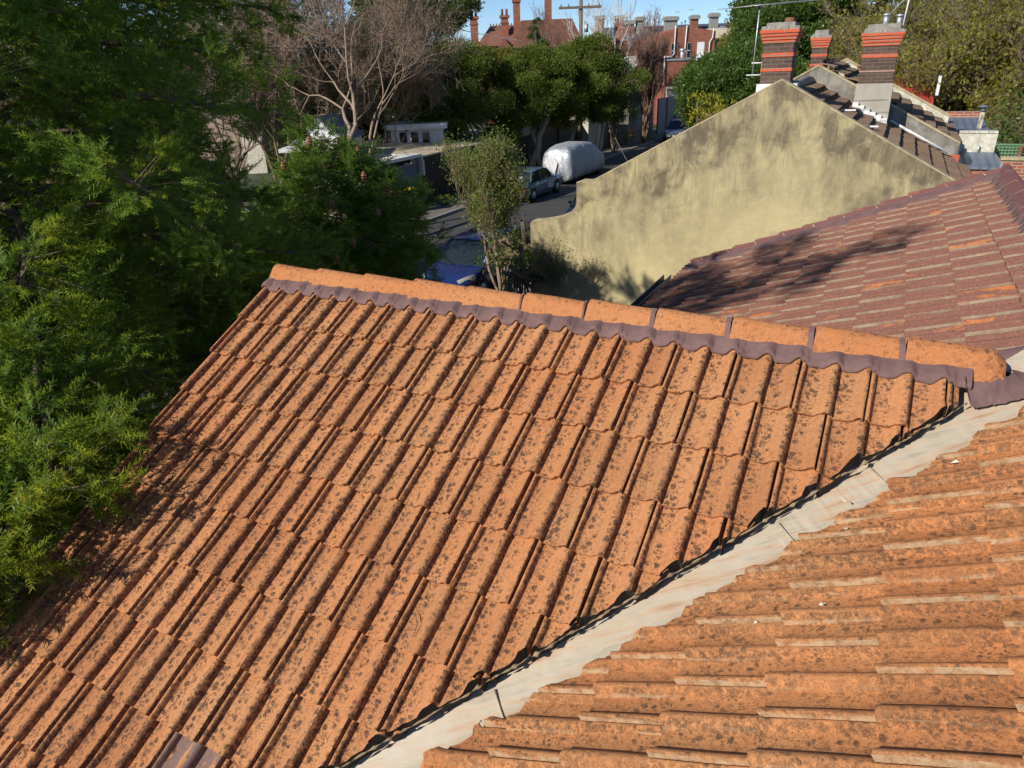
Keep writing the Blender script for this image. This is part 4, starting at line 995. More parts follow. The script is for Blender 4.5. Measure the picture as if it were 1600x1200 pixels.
for i in range(14):
    a = rng.uniform(0, 6.3); r = rng.uniform(0, 1.)**.7; cl.append((math.cos(a)*r*.6, math.sin(a)*r*.5, 1.3+rng.uniform(0, 1.0), rng.uniform(.18, .3)))
clump_tree('shrub', .42, 16.6, 'bright green bush overhanging the left end of the yellow wall', cl, mt['lime'], mt['bark'], 33, per=330, leaf=(.08, .028), trunks=((0, 0, 0, 0, 1.5, .035), (.2, .1, .1, 0, 1.6, .03)), cat='shrub', shell=.3)
bare_tree('shrub', *at(850, 440, 16.0)[:2], 2.4, 'thin dark twiggy shrub spreading over the yellow wall\'s left corner', mt['bark'], 41, depth=4, r0=.025, L0=.8, split=(2, 3), angle=.55, upw=.3, twigs=4, twl=.3, twr=.004, cat='shrub', lean=(.15, .1, 1), leaves=(mt['green'], 1700, .05, .018, 0))
bx, by = at(668, 322, 34.5)[:2]; cl = [(rng.uniform(-1., 1.3), rng.uniform(-.4, .4), rng.uniform(.1, .5), rng.uniform(.2, .35)) for _ in range(14)]
clump_tree('ground_plant', bx, by, 'low leafy weeds along the foot of the dark brown garage wall', cl, mt['green'], mt['bark'], 35, per=300, leaf=(.09, .045), cat='plant')

# ---- dense evergreens behind the big fir
rngb = np.random.default_rng(300)
def tallcrown(n, rx, z0, z1, r): return [(math.cos(q)*rx*w, math.sin(q)*rx*.8*w, z, rngb.uniform(*r)) for q, w, z in zip(rngb.uniform(0, 6.28, n), rngb.uniform(.1, 1, n)**.5, rngb.uniform(z0, z1, n))]
clump_tree('evergreen_tree', -10.2, 17.5, 'tall dark evergreen filling the gaps behind the big fir', tallcrown(95, 3.9, 1.5, 12.5, (.6, 1.0)), mt['needle2'], mt['bark'], 301, per=420, leaf=(.11, .035), trunks=((0, 0, 0, 0, 8, .25),), up=.1)
clump_tree('evergreen_tree', -15.0, 14.5, 'second dark evergreen behind the big fir, at the far left frame edge', tallcrown(85, 3.9, 1.0, 12.5, (.6, 1.0)), mt['needle2'], mt['bark'], 302, per=420, leaf=(.11, .035), trunks=((0, 0, 0, 0, 8, .25),), up=.1)

# ---- paperbark trees over the street's far side
def crown(seed, n, rx, ry, z0, z1, rr_=(.55, .95), shape='dome'):
    rng = np.random.default_rng(seed); out = []
    while len(out) < n:
        a = rng.uniform(0, 6.283); q = rng.random()**.45; f = rng.random(); w = math.sin(math.pi*min(1, .18+.80*f))**.6
        out.append((math.cos(a)*q*rx*w, math.sin(a)*q*ry*w, z0+(z1-z0)*f, rng.uniform(*rr_)))
    return out
bx, by = at(840, 262, 46.5)[:2]
clump_tree('paperbark_tree', bx, by, 'paperbark with pale leaning trunk behind the blue-grey sedan, middle of the clipped-looking crowns', crown(51, 66, 3.3, 2.6, 2.7, 6.6, (.6, 1.0)), mt['olive'], mt['palebark'], 51, per=800, leaf=(.13, .055), trunks=((1.1, .3, -.5, 0, 4.0, .20), (-.6, 0, .25, .3, 3.9, .15)), group='paperbark trees along the street')
bx, by = at(905, 250, 48.5)[:2]
clump_tree('paperbark_tree', bx, by, 'paperbark with the tallest rounded crown, behind the silver-covered van', [(c[0]+.5, *c[1:]) for c in crown(52, 66, 3.2, 2.4, 2.9, 7.2, (.6, 1.0))], mt['olive'], mt['palebark'], 52, per=800, leaf=(.13, .055), trunks=((.4, .2, -.9, 0, 4.6, .17),), group='paperbark trees along the street')
bx, by = at(722, 235, 45.)[:2]
clump_tree('paperbark_tree', bx, by, 'paperbark with a broad crown down to the beige shed roofs, leftmost of the group', crown(53, 90, 3.5, 2.6, 1.0, 7.3, (.6, 1.0)), mt['olive'], mt['palebark'], 53, per=800, leaf=(.13, .055), trunks=((.3, .2, .2, 0, 3.6, .2),), group='paperbark trees along the street')

# ---- big bare tree and scrub behind, left of centre
bx, by = at(585, 235, 27)[:2]
bare_tree('bare_tree', bx, by, 9.5, 'large leafless tree with pale spreading limbs above the white gable', mt['palebark'], 61, depth=7, r0=.19, L0=3.7, lean=(-.42, .1, 1), split=(2, 3), angle=.62, upw=.18, twigs=3, twl=.55, twr=.008, twmat=mt['twig'], shrink=.78, minr=.009)
bx, by = at(560, 235, 28.5)[:2]
bare_tree('bare_tree', bx, by, 9., 'second leafless tree with a short pale trunk right of the spreading one', mt['palebark'], 63, depth=7, r0=.14, L0=2.9, lean=(.08, .1, 1), split=(2, 3), angle=.5, upw=.22, twigs=3, twl=.55, twr=.008, twmat=mt['twig'], shrink=.78, minr=.009)
for i, (px, Y, h, sd, lab) in enumerate(((360, 42, 11, 70, 'bare thicket tree in front of the cream tower house at left'), (430, 40, 12, 71, 'bare brown tree crowding behind the large pale-limbed one'), (505, 39, 12., 72, 'brown twiggy tree half hidden left of the tall dark gum'), (600, 41, 10., 73, 'grey-brown twiggy tree just left of the broad paperbark'))):
    bx, by = at(px, 230, Y)[:2]
    bare_tree('bare_tree', bx, by, h, lab, mt['bark'], sd, depth=6, r0=.13, L0=h*.235, forks=3, split=(2, 3), angle=.62, upw=.3, twigs=6, twl=1.0, twr=.012, twmat=mt['twig'], group='bare trees behind the sheds', leaves=(mt['fargreen'], 2600+1500*(i % 2), .16, .07, 0), minr=.012)
bx, by = at(655, 190, 52)[:2]
clump_tree('gum_tree', bx, by, 'tall dark evergreen behind the twiggy trees, top cut by the frame', crown(81, 56, 5.0, 3., 4.5, 11.5, (.8, 1.3)), mt['fargreen'], mt['bark'], 81, per=700, leaf=(.2, .09), trunks=((0, 0, 0, 0, 6, .25),))
bx, by = at(560, 190, 50)[:2]
clump_tree('gum_tree', bx, by, 'ragged olive evergreen low behind the bare trees', crown(82, 34, 6., 3., 1.0, 5.8, (.8, 1.2)), mt['fargreen'], mt['bark'], 82, per=560, leaf=(.2, .09), trunks=((0, 0, 0, 0, 4, .2),))
# ---- pines and others behind the paperbarks
bx, by = at(838, 120, 66)[:2]
clump_tree('pine_tree', bx, by, 'soft blue-green conifer standing above the paperbark crowns', [(math.cos(i*2.4)*(1.9-.2*i)*.7, math.sin(i*2.4)*(1.9-.2*i)*.5, 4.4+i*.62, 1.15-.1*i) for i in range(9)], mt['fargreen'], mt['bark'], 91, per=700, leaf=(.2, .06), trunks=((0, 0, 0, 0, 9, .14),), up=.7)
bx, by = at(785, 120, 64)[:2]
clump_tree('autumn_tree', bx, by, 'small orange-tinged tree beside the soft conifer', crown(92, 16, 1.9, 1.6, 4.4, 7.2, (.5, .8)), leaf_mat('orange_leaf', [(.22, .13, .03), (.12, .14, .03), (.3, .2, .05)]), mt['bark'], 92, per=500, leaf=(.18, .09), trunks=((0, 0, 0, 0, 5, .1),))
bx, by = at(940, 120, 55)[:2]
bare_tree('birch_tree', bx, by, 10.5, 'white-barked bare birch beside the power pole', mt['whitebark'], 104, depth=5, r0=.12, L0=3.2, forks=2, split=(2, 3), angle=.45, upw=.4, twigs=2, twl=.6, twr=.009, twmat=mt['whitebark'], minr=.014)
for i, (px, Y, h, sd, lab) in enumerate(((820, 72, 11, 111, 'reddish bare tree above the soft conifer'), (985, 70, 10.5, 112, 'bare red-brown street tree before the brick terrace'), (1010, 74, 9.5, 113, 'small bare tree left of the red brick building'), (870, 76, 10.5, 114, 'thin bare tree before the dark tiled roof'))):
    bx, by = at(px, 130, Y)[:2]
    bare_tree('bare_tree', bx, by, h, lab, mt['twig2'], sd, depth=5, r0=.1, L0=2.6, split=(2, 3), angle=.35, upw=.7, twigs=4, twl=1., twr=.011, group='far bare street trees', minr=.013)
# ---- vase-shaped leafless bush by the far kerb and its grey-green neighbour
bx, by = cs(-17.9, 57.3)[:2]
bare_tree('bare_bush', bx, by, 5.4, 'vase-shaped leafless bush of brown stems rising behind the yellow wall slope', mt['twig2'], 121, depth=5, r0=.06, L0=2.25, forks=11, split=(2, 3), angle=.33, upw=.55, twigs=5, twl=.6, twr=.011, cat='bush', shrink=.68, wig=.06, minr=.01, twmat=mt['twig2'])
bx, by = cs(-18.1, 51.)[:2]
bare_tree('bare_bush', bx, by, 4.3, 'grey-green half bare bush left of the vase-shaped one', mt['twig'], 123, depth=5, r0=.05, L0=1.7, forks=6, split=(2, 3), angle=.5, upw=.35, twigs=5, twl=.6, twr=.009, cat='bush', shrink=.7, leaves=(mt['fargreen'], 7000, .1, .05, 0), minr=.01)
bx, by = cs(-17.9, 55)[:2]
clump_tree('bush', bx, by, 'low rusty brown bush at the foot of the vase-shaped bush', [(rng.uniform(-.8, .8), rng.uniform(-.6, .6), rng.uniform(.3, 1.3), .45) for _ in range(8)], leaf_mat('rust_leaf', [(.14, .065, .04), (.2, .1, .06)]), mt['bark'], 125, per=260, leaf=(.09, .05), cat='bush')
# ---- evergreens right of the brick building
def at2(px, py, Y): return at(px, py, Y)[:2]
bx, by = at2(1165, 150, 40)
clump_tree('evergreen_tree', bx, by, 'dense dark green round tree left of the brick chimneys', crown(131, 70, 3.6, 3., 2.4, 6.6, (.7, 1.1)), mt['green'], mt['bark'], 131, per=620, leaf=(.15, .08), trunks=((0, 0, 0, 0, 3.6, .2),))
bx, by = at2(1255, 150, 44)
clump_tree('evergreen_tree', bx, by, 'tall glossy green tree standing behind the three chimneys', crown(132, 90, 4.9, 3.2, 3.0, 10.2, (.8, 1.3)), mt['green'], mt['bark'], 132, per=620, leaf=(.16, .09), trunks=((0, 0, 0, 0, 5.5, .25),))
bx, by = at2(1215, 90, 52)
clump_tree('evergreen_tree', bx, by, 'pale olive weeping tree above the dark round one', crown(133, 60, 3.6, 3., 4.0, 9.6, (.7, 1.2)), mt['autumn'], mt['bark'], 133, per=560, leaf=(.2, .06), trunks=((0, 0, 0, 0, 6, .2),), up=-.3)
bx, by = at2(1095, 160, 46)
clump_tree('evergreen_tree', bx, by, 'low dark shrubby tree by the red brick annexe', crown(134, 20, 1.3, 1.4, 2.0, 4.5, (.45, .7)), mt['fargreen'], mt['bark'], 134, per=560, leaf=(.14, .07), trunks=((0, 0, 0, 0, 3, .1),))
bx, by = cs(-4.2, 19.)[:2]
clump_tree('flowering_bush', bx, by, 'yellow flowering bush peeping over the yellow wall beside the left chimney', [(rng.uniform(-.45, .5), rng.uniform(-.4, .4), 4.55+rng.uniform(0, .62), .26) for _ in range(14)], mt['yellow'], mt['bark'], 135, per=420, leaf=(.075, .035), trunks=((0, 0, 0, 0, 4.6, .05),), cat='bush')
# ---- scrubby yellow-green trees at the right edge
for i, (px, Y, h, sd, lab, lv, m_) in enumerate((
        (1385, 34, 11.5, 141, 'leafy yellow-green tree with bare limbs right behind the stuccoed chimney', 24000, 'autumn'),
        (1470, 35.5, 12, 142, 'tall tangled yellow-green tree right of the chimneys', 26000, 'autumn'),
        (1545, 29, 10, 143, 'twiggy olive tree above the pale flue', 24000, 'autumn'),
        (1610, 27, 9.5, 144, 'drooping brown-green tree at the right frame edge', 26000, 'autumn'),
        (1510, 33, 6., 145, 'low leafy thicket tree directly behind the outbuilding roofs', 11000, 'lime'),
        (1590, 25.5, 5., 146, 'low thicket tree above the green lattice fence', 11000, 'green'))):
    bx, by = at2(px, 250, Y)
    bare_tree('scrub_tree', bx, by, h, lab, mt['bark'], sd, depth=5, r0=.12, L0=h*.21, forks=4, split=(2, 4), angle=.5, upw=.33, twigs=6, twl=.8, twr=.006, twmat=mt['twig'], group='scrubby trees at the right', leaves=(mt[m_], lv, .17, .09, .5), minr=.009)
for i, (px, Y, sd) in enumerate(((1420, 44, 151), (1520, 42, 152), (1600, 38, 153))):
    bx, by = at2(px, 200, Y)
    clump_tree('evergreen_tree', bx, by, ('dark ivy-hung tree deep behind the stuccoed chimney', 'dark tree filling the gap behind the tangled yellow-green ones', 'dark tree behind the drooping one at the right frame edge')[i], crown(sd, 52, 4.2, 2.5, 1.2, 9.8, (.9, 1.4)), mt['fargreen'], mt['bark'], sd, per=420, leaf=(.2, .1), trunks=((0, 0, 0, 0, 5, .2),))
# ---- tall gum just left of the frame; its crown shades the purple-brown roof slope
clump_tree('gum_tree', -7.6, .1, 'tall gum standing left of the house, outside the photograph, shading the rear roof', [(-.2, .1, 11.1, .75), (.55, -.4, 11.7, .6), (-.7, .6, 11.6, .7), (.2, .5, 12.2, .5), (-1.2, .9, 10.9, .5), (.9, -.9, 12.5, .35), (-1.3, .2, 12.1, .5), (-.4, -.3, 10.9, .4)], mt['green'], mt['palebark'], 201, per=800, leaf=(.13, .04), trunks=((-.4, .2, -2.2, -.8, 10.9, .16),), shell=.3, up=-.2)
# ---- distant tree belt
rng = np.random.default_rng(77); cl = []
for i in range(150):
    x = rng.uniform(-110, 150); y = rng.uniform(118, 170); cl.append((x, y-130, rng.uniform(1.5, 5.2), rng.uniform(2.2, 3.6)))
w_ = clump_tree('far_trees', 0, 130, None, cl, mt['fargreen'], mt['bark'], 177, per=38, leaf=(.8, .5))
w_.name = 'far_tree_belt'
for ch in w_.children: ch.parent = None; ch.location = w_.location; ch.name = 'far_tree_belt'; tag(ch, label='distant band of trees along the horizon', cat='trees', kind='stuff')
bpy.data.objects.remove(w_)

# ================================================================== VEHICLES
def loft_body(st, name, mat, parent, bevel=0):
    """st: list of (y, halfw, zlow, zbelt, tumble) -> closed hull with rounded shoulders"""
    mb = MB(); V = []; k = 10
    for (y, hw, zl, zt) in st:
        h = zt-zl
        sec = [(-hw*.93, zl), (-hw, zl+h*.22), (-hw*1.0, zl+h*.62), (-hw*.975, zl+h*.86), (-hw*.90, zt-.012), (hw*.90, zt-.012), (hw*.975, zl+h*.86), (hw*1.0, zl+h*.62), (hw, zl+h*.22), (hw*.93, zl)]
        V += [(x, y, z) for x, z in sec]
    n = len(st); F = [(i*k+j, i*k+(j+1) % k, (i+1)*k+(j+1) % k, (i+1)*k+j) for i in range(n-1) for j in range(k)]
    F += [tuple(range(k)), tuple((n-1)*k+j for j in range(k-1, -1, -1))]
    mb.add(V, F, True); o = mb.build(name, mat, parent, bevel=bevel)
    try: o.data.set_sharp_from_angle(angle=R(35))
    except Exception: pass
    return o
def car(name, label, c, s, head, paint, kind='sedan', L=4.6, W=1.75, Hc=1.42, group=None, plate=True, z=-.112, extra=None):
    """local y = forward"""
    root = empty(name, cs(c, s, z), ROTZ + (0 if head > 0 else math.pi), label=label, cat='car', group=group)
    hw = W/2; b = .22; belt = .92
    if kind == 'sedan':                                    # boxy three-box saloon
        st = [(-L/2, hw*.90, .38, .80), (-L/2+.08, hw*.95, .30, .90), (-L/2+.5, hw, .24, .93), (-.6, hw, .22, .95), (.9, hw, .22, .95), (L/2-1.15, hw, .22, .92), (L/2-.25, hw*.97, .28, .84), (L/2-.06, hw*.93, .32, .78), (L/2, hw*.90, .40, .70)]
        gh = [(-1.62, -1.18), (1.02, .50)]; roofz = Hc
    else:
        st = [(-L/2, hw*.85, .42, .85), (-L/2+.1, hw*.94, .30, .98), (-L/2+.5, hw, .22, 1.02), (0, hw, .22, .98), (.9, hw, .22, .96), (L/2-.9, hw*.98, .24, .90), (L/2-.35, hw*.92, .28, .78), (L/2-.12, hw*.82, .30, .68), (L/2, hw*.66, .36, .58)]
        gh = [(-2.0, -1.55), (1.12, .38)]; roofz = Hc+.06
    body = loft_body(st, 'body', paint, root)
    # greenhouse: glass volume, pillars and a roof skin
    y0b, y0t = gh[0]; y1b, y1t = gh[1]; wb = hw*.93; wt = hw*.73; zb = .90; zt = roofz-.035
    mb = MB(); P = lambda w_, y, zz: (w_, y, zz)
    V = [P(-wb, y0b, zb), P(wb, y0b, zb), P(wb, y1b, zb), P(-wb, y1b, zb), P(-wt, y0t, zt), P(wt, y0t, zt), P(wt, y1t, zt), P(-wt, y1t, zt)]
    mb.add(V, [(0, 1, 5, 4), (1, 2, 6, 5), (2, 3, 7, 6), (3, 0, 4, 7), (4, 5, 6, 7)]); mb.build('window', mt['glass'], root)
    mb = MB(); V = []
    for (y, zz, q) in ((y0t-.05, zt-.012, .96), (y0t+.12, roofz-.008, 1.), ((y0t+y1t)/2, roofz+.015, 1.), (y1t-.12, roofz-.008, 1.), (y1t+.05, zt-.012, .96)):
        V += [(-wt*1.03*q, y, zz-.02), (-wt*.9*q, y, zz+.012), (0, y, zz+.028), (wt*.9*q, y, zz+.012), (wt*1.03*q, y, zz-.02)]
    mb.add(V, [(i*5+j, i*5+j+1, (i+1)*5+j+1, (i+1)*5+j) for i in range(4) for j in range(4)], True)
    mb.build('roof', paint, root)
    for sx in (-1, 1):
        for (ya, yb) in ((y0b, y0t), (y1b, y1t), (-.35, -.35)):
            mb = MB(); mb.tube([(sx*wb*1.005, ya, zb), (sx*(wt+.012), yb, zt)], .032 if ya != -.35 else .022, 6); mb.build('pillar', paint, root)
        mb = MB(); mb.box(sx*(hw+.02)-(.0 if sx > 0 else .14), sx*(hw+.02)+(.14 if sx > 0 else 0), y1b-.42, y1b-.32, .96, 1.07); mb.build('mirror', paint, root, bevel=.02)
        for sy in (-1, 1):
            yw = sy*(L/2-.88); mb = MB(); mb.tube([(sx*(hw-.2), yw, .31), (sx*(hw+.012), yw, .31)], .31, 24); w = mb.build('wheel', mt['black'], root)
            mb = MB(); mb.tube([(sx*(hw+.005), yw, .31), (sx*(hw+.022), yw, .31)], .19, 18); mb.build('rim', mt['steel'], w)
            mb = MB(); mb.tube([(sx*(hw-.12), yw, .33), (sx*(hw+.004), yw, .33)], .365, 24); mb.build('wheel_arch', mt['black'], root)
        if kind == 'sedan':
            mb = MB(); mb.box(sx*hw*.9-.2, sx*hw*.9+.04 if sx > 0 else sx*hw*.9+.2, -L/2-.012, -L/2+.12, .58, .74); t_ = mb.build('tail_lamp', mt['redlamp'], root)
            mb = MB(); x0 = sx*hw*.9; mb.box(min(x0-.015*sx, x0+.05*sx), max(x0-.015*sx, x0+.05*sx), -L/2-.02, -L/2+.14, .575, .745); mb.build('indicator', mt['amber'], t_)
            mb = MB(); mb.box(sx*hw*.62-.06, sx*hw*.62+.04, -L/2-.02, -L/2+.05, .60, .72); mb.build('reversing_lamp', mt['lamp'], t_)
            mb = MB(); mb.box(sx*hw*.7-.18, sx*hw*.7+.18, L/2-.08, L/2+.01, .56, .72); mb.build('headlight', mt['lamp'], root)
        else:
            mb = MB(); V = []
            for i in range(7):
                t = i/6; y = L/2-.62+.52*t; x = hw*(.94-.30*t**2); zc = .76-.09*t; hh = .055+.05*math.sin(math.pi*t*.9)
                V += [(sx*x, y, zc-hh), (sx*(x+.012), y+.01, zc), (sx*(x-.05), y-.0, zc+hh)]
            mb.add(V, [(i*3+j, i*3+j+1, (i+1)*3+j+1, (i+1)*3+j) for i in range(6) for j in range(2)], True); mb.build('headlight', mt['lamp'], root)
            mb = MB(); mb.box(sx*hw*.82-.07, sx*hw*.82+.07, -L/2-.03, -L/2+.1, .75, .98); mb.build('tail_lamp', mt['redlamp'], root)
    if kind == 'sedan':
        mb = MB(); mb.box(-hw*.96, hw*.96, -L/2-.09, -L/2+.02, .42, .52); mb.build('bumper', mt['chrome'], root, bevel=.02)
        mb = MB(); mb.box(-hw*.62, hw*.62, -L/2-.02, -L/2+.0, .745, .80); mb.build('boot_trim', mt['chrome'], root)
        mb = MB(); mb.box(-hw*.96, hw*.96, L/2-.02, L/2+.09, .40, .52); mb.build('bumper', mt['chrome'], root, bevel=.02)
    else:
        mb = MB(); mb.box(-.42, .42, L/2-.1, L/2+.012, .52, .62); mb.build('grille', mt['chrome'], root, bevel=.01)
        mb = MB(); mb.box(-.55, .55, L/2-.12, L/2+.006, .30, .44); mb.build('air_intake', mt['black'], root)
        for sx in (-1, 1): mb = MB(); mb.tube([(sx*.1, 1.40, .975), (sx*.62, 1.02, 1.12)], .012, 5); mb.build('wiper', mt['black'], root)
    mb = MB(); mb.box(-.25, .25, (-L/2-.10 if kind == 'sedan' else L/2+.002), (-L/2-.092 if kind == 'sedan' else L/2+.022), .40 if kind == 'sedan' else .42, .52); mb.build('number_plate', mt['white'], root)
    return root
P_blue = glossy('dark_blue_paint', (.015, .035, .16), .22, .9, .3)
P_grey = glossy('blue_grey_paint', (.13, .19, .27), .35, .6, .2)
P_silver = glossy('silver_blue_paint', (.22, .27, .35), .3, .8, .4)
P_dark = glossy('black_paint', (.012, .013, .016), .2, .9, .2)
P_suv = glossy('charcoal_paint', (.05, .055, .065), .3, .8, .3)
car('parked_car', 'dark blue car facing us just past the roof ridge, half hidden by bushes', -10.7, 18.1, -1, P_blue, 'hatch', L=4.4, W=1.78, Hc=1.46, group='cars parked along the street')
sed = car('parked_car', 'boxy blue-grey sedan with lit red and orange tail lamps behind the feathery shrub', -16.15, 33.0, 1, P_grey, 'sedan', L=4.6, W=1.72, Hc=1.40, group='cars parked along the street')
mb = MB(); mb.box(.868, .874, .28, .85, .42, .86); pn = mb.build('door_sign', mt['white'], sed)
mb = MB()
for i, (a, b) in enumerate(((.33, .80), (.33, .62), (.45, .8), (.36, .7))): mb.box(.8745, .8765, a, b, .78-.095*i, .82-.095*i)
mb.build('sign_stripes', plain('red_print', (.45, .06, .08), .6), pn)
mb = MB(); mb.add([(-.12, -1.54, 1.01), (.33, -1.54, 1.01), (.33, -1.40, 1.16), (-.12, -1.40, 1.16)], [(0, 1, 2, 3)]); o = mb.build('window_notice', mt['white'], sed); o.location = (0, -.02, .01)
car('parked_car', 'black car whose windscreen shows just over the low end of the yellow wall', -10.3, 27.4, -1, P_dark, 'hatch', L=4.4, W=1.78, Hc=1.45, group='cars parked along the street')
car('parked_car', 'pale blue-silver hatchback beyond the vase-shaped bare bush', -16.2, 61.5, -1, P_silver, 'hatch', L=4.2, W=1.72, Hc=1.5, group='cars parked along the street')
car('parked_car', 'dark car with a red tail lamp under the round green tree, farthest away', -15.2, 73.5, 1, P_suv, 'hatch', L=4.6, W=1.82, Hc=1.6, group='cars parked along the street')
# covered van
cv = empty('covered_van', cs(-16.35, 39.4, -.112), ROTZ, label='van wrapped in a shiny silver-grey cover, parked ahead of the blue-grey sedan', cat='van')
from mathutils import noise as mnoise
V = []; k = 28; st = []
prof = [(-2.72, .15, 1.30, .70), (-2.68, .2, 1.66, .92), (-2.55, .16, 1.86, .98), (-2.2, .15, 1.98, 1.0), (-1.5, .14, 2.04, 1.0), (-.6, .15, 2.06, 1.0), (.3, .14, 2.02, 1.0), (1.0, .15, 1.92, 1.0), (1.6, .15, 1.66, .99), (2.1, .16, 1.34, .97), (2.5, .18, 1.16, .93), (2.72, .22, 1.02, .85), (2.80, .3, .84, .66)]
ys = np.linspace(-2.72, 2.80, 60); zl = np.interp(ys, [p[0] for p in prof], [p[1] for p in prof]); zt = np.interp(ys, [p[0] for p in prof], [p[2] for p in prof]); wr = np.interp(ys, [p[0] for p in prof], [p[3] for p in prof])
for y, a, b, w in zip(ys, zl, zt, wr):
    for j in range(k):
        t = 2*math.pi*j/k; cx, sz = math.cos(t), math.sin(t); e = .42
        x = math.copysign(abs(cx)**e, cx)*.93*w; z = (a+b)/2 + math.copysign(abs(sz)**e, sz)*(b-a)/2
        if z > 1.1: x *= 1-.16*(z-1.1)/.95
        nn = mnoise.noise(Vector((x*1.2, y*2.6, z*.7)))*.055 + mnoise.noise(Vector((x*4, y*7.5, z*1.1)))*.03
        if z < .6: nn += .035*math.sin(y*9+j)
        V.append((x*(1+nn*1.1), y, z + nn*(.4 if z > a+.1 else 0)))
n = len(ys); mb = MB(); mb.add(V, [(i*k+j, i*k+(j+1) % k, (i+1)*k+(j+1) % k, (i+1)*k+j) for i in range(n-1) for j in range(k)]+[tuple(range(k)), tuple((n-1)*k+j for j in range(k-1, -1, -1))], True)
mb.build('cover', mt['tarp'], cv)
mb = MB(); mb.add([(-.72, -2.80, 1.22), (-.30, -2.84, .62), (-.05, -2.84, .60), (.12, -2.82, 1.18), (-.2, -2.80, 1.56)], [(0, 1, 2, 3, 4)]); mb.build('white_patch', mt['white'], cv)
for sx in (-1, 1):
    for y in (-1.75, 1.75):
        mb = MB(); mb.tube([(sx*.62, y, .32), (sx*.82, y, .32)], .32, 18); mb.build('wheel', mt['black'], cv)

# ================================================================== FAR SIDE OF THE STREET: sheds, garage, walls
def gable_building(name, label, cat, c0, c1, s0, s1, ze, zr, ridge, wallm, roofm, group=None, over=.2, z0=-.13, rz=ROTZ, loc=(0, 0, 0)):
    r = empty(name, loc, rz, label=label, cat=cat, group=group); mb = MB()
    if ridge == 's':
        cm = (c0+c1)/2; mb.prism([(c0, z0), (c1, z0), (c1, ze), (cm, zr), (c0, ze)], 'y', s0, s1); mb.build('wall', wallm, r); k = (zr-ze)/(cm-c0)
        for sg in (-1, 1):
            ce = cm+sg*(cm-c0+over); mb = MB(); mb.prism([(cm, zr+.005), (ce, ze-over*k+.005), (ce, ze-over*k+.07), (cm, zr+.085)], 'y', s0-over, s1+over); mb.build('roof', roofm, r)
    else:
        sm = (s0+s1)/2; mb.prism([(s0, z0), (s1, z0), (s1, ze), (sm, zr), (s0, ze)], 'x', c0, c1); mb.build('wall', wallm, r); k = (zr-ze)/(sm-s0)
        for sg in (-1, 1):
            se = sm+sg*(sm-s0+over); mb = MB(); mb.prism([(sm, zr+.005), (se, ze-over*k+.005), (se, ze-over*k+.07), (sm, zr+.085)], 'x', c0-over, c1+over); mb.build('roof', roofm, r)
    return r
g = empty('garage', (0, 0, 0), ROTZ, label='dark brown garage with a flat beige roof behind the parked sedan', cat='garage')
mb = MB(); mb.box(-27, -20.3, 29.7, 35.4, -.13, 2.12); mb.build('wall', mt['darkfence'], g)
mb = MB(); mb.prism([(-27.1, 2.30), (-20.2, 2.125), (-20.2, 2.2), (-27.1, 2.38)], 'y', 29.5, 35.5); mb.build('roof', mt['beige'], g)
mb = MB(); mb.box(-27.1, -20.19, 29.40, 29.49, 2.0, 2.24); mb.build('fascia', mt['white'], g)
mb = MB(); mb.box(-21.0, -20.28, 29.58, 29.695, 1.25, 1.98); mb.build('gable_board', mt['white'], g)
g = empty('garage', (0, 0, 0), ROTZ, label='long low beige-roofed garage with a white rendered pier beside the paperbarks', cat='garage')
mb = MB(); mb.box(-27, -20.6, 36.0, 43.2, -.13, 2.0); mb.build('wall', mt['darkfence'], g)
mb = MB(); mb.prism([(-27.1, 2.14), (-20.5, 2.005), (-20.5, 2.07), (-27.1, 2.22)], 'y', 35.9, 43.4); mb.build('roof', mt['beige'], g)
mb = MB(); mb.box(-21.6, -20.4, 41.0, 42.3, 2.075, 3.15); mb.build('pier', mt['whitewall'], g)
gt = empty('gate', (0, 0, 0), ROTZ, label='blue-grey panelled gate under a white lintel, left of the dark brown garage', cat='gate')
mb = MB(); mb.box(-20.4, -20.34, 26.4, 29.2, -.0, 1.85); mb.build('panel', mt['bluefence'], gt)
for s in (26.3, 29.2): mb = MB(); mb.box(-20.45, -20.25, s, s+.12, -.05, 2.15); mb.build('post', mt['greycement'], gt)
mb = MB(); mb.box(-21.2, -20.2, 26.2, 29.38, 2.155, 2.3); mb.build('lintel', mt['white'], gt)
mb = MB(); mb.box(-20.38, -20.3, 26.42, 29.19, 1.86, 1.93); mb.build('rail', mt['greycement'], gt)
# wheelie bin
bn = empty('wheelie_bin', cs(-19.3, 27.2, 0), ROTZ+.2, label='dark green wheelie bin with a yellow lid in front of the blue-grey gate', cat='bin')
mb = MB(); mb.add([(-.22, -.22, .06), (.22, -.22, .06), (.22, .22, .06), (-.22, .22, .06), (-.29, -.32, .98), (.29, -.32, .98), (.29, .3, .98), (-.29, .3, .98)], [(0, 1, 2, 3), (4, 5, 6, 7), (0, 1, 5, 4), (1, 2, 6, 5), (2, 3, 7, 6), (3, 0, 4, 7)]); mb.build('body', plain('dark_green_plastic', (.02, .05, .03), .5), bn, bevel=.02)
mb = MB(); mb.prism([(-.35, .985), (.33, .985), (.33, 1.03), (.1, 1.09), (-.2, 1.09), (-.35, 1.03)], 'x', -.31, .31); mb.build('lid', plain('yellow_plastic', (.75, .55, .01), .45), bn, bevel=.015)
mb = MB(); mb.tube([(-.25, .34, .95), (.25, .34, .95)], .02, 8); mb.build('handle', mt['black'], bn)
for sx in (-1, 1): mb = MB(); mb.tube([(sx*.2, .24, .1), (sx*.27, .24, .1)], .1, 14); mb.build('wheel', mt['black'], bn)
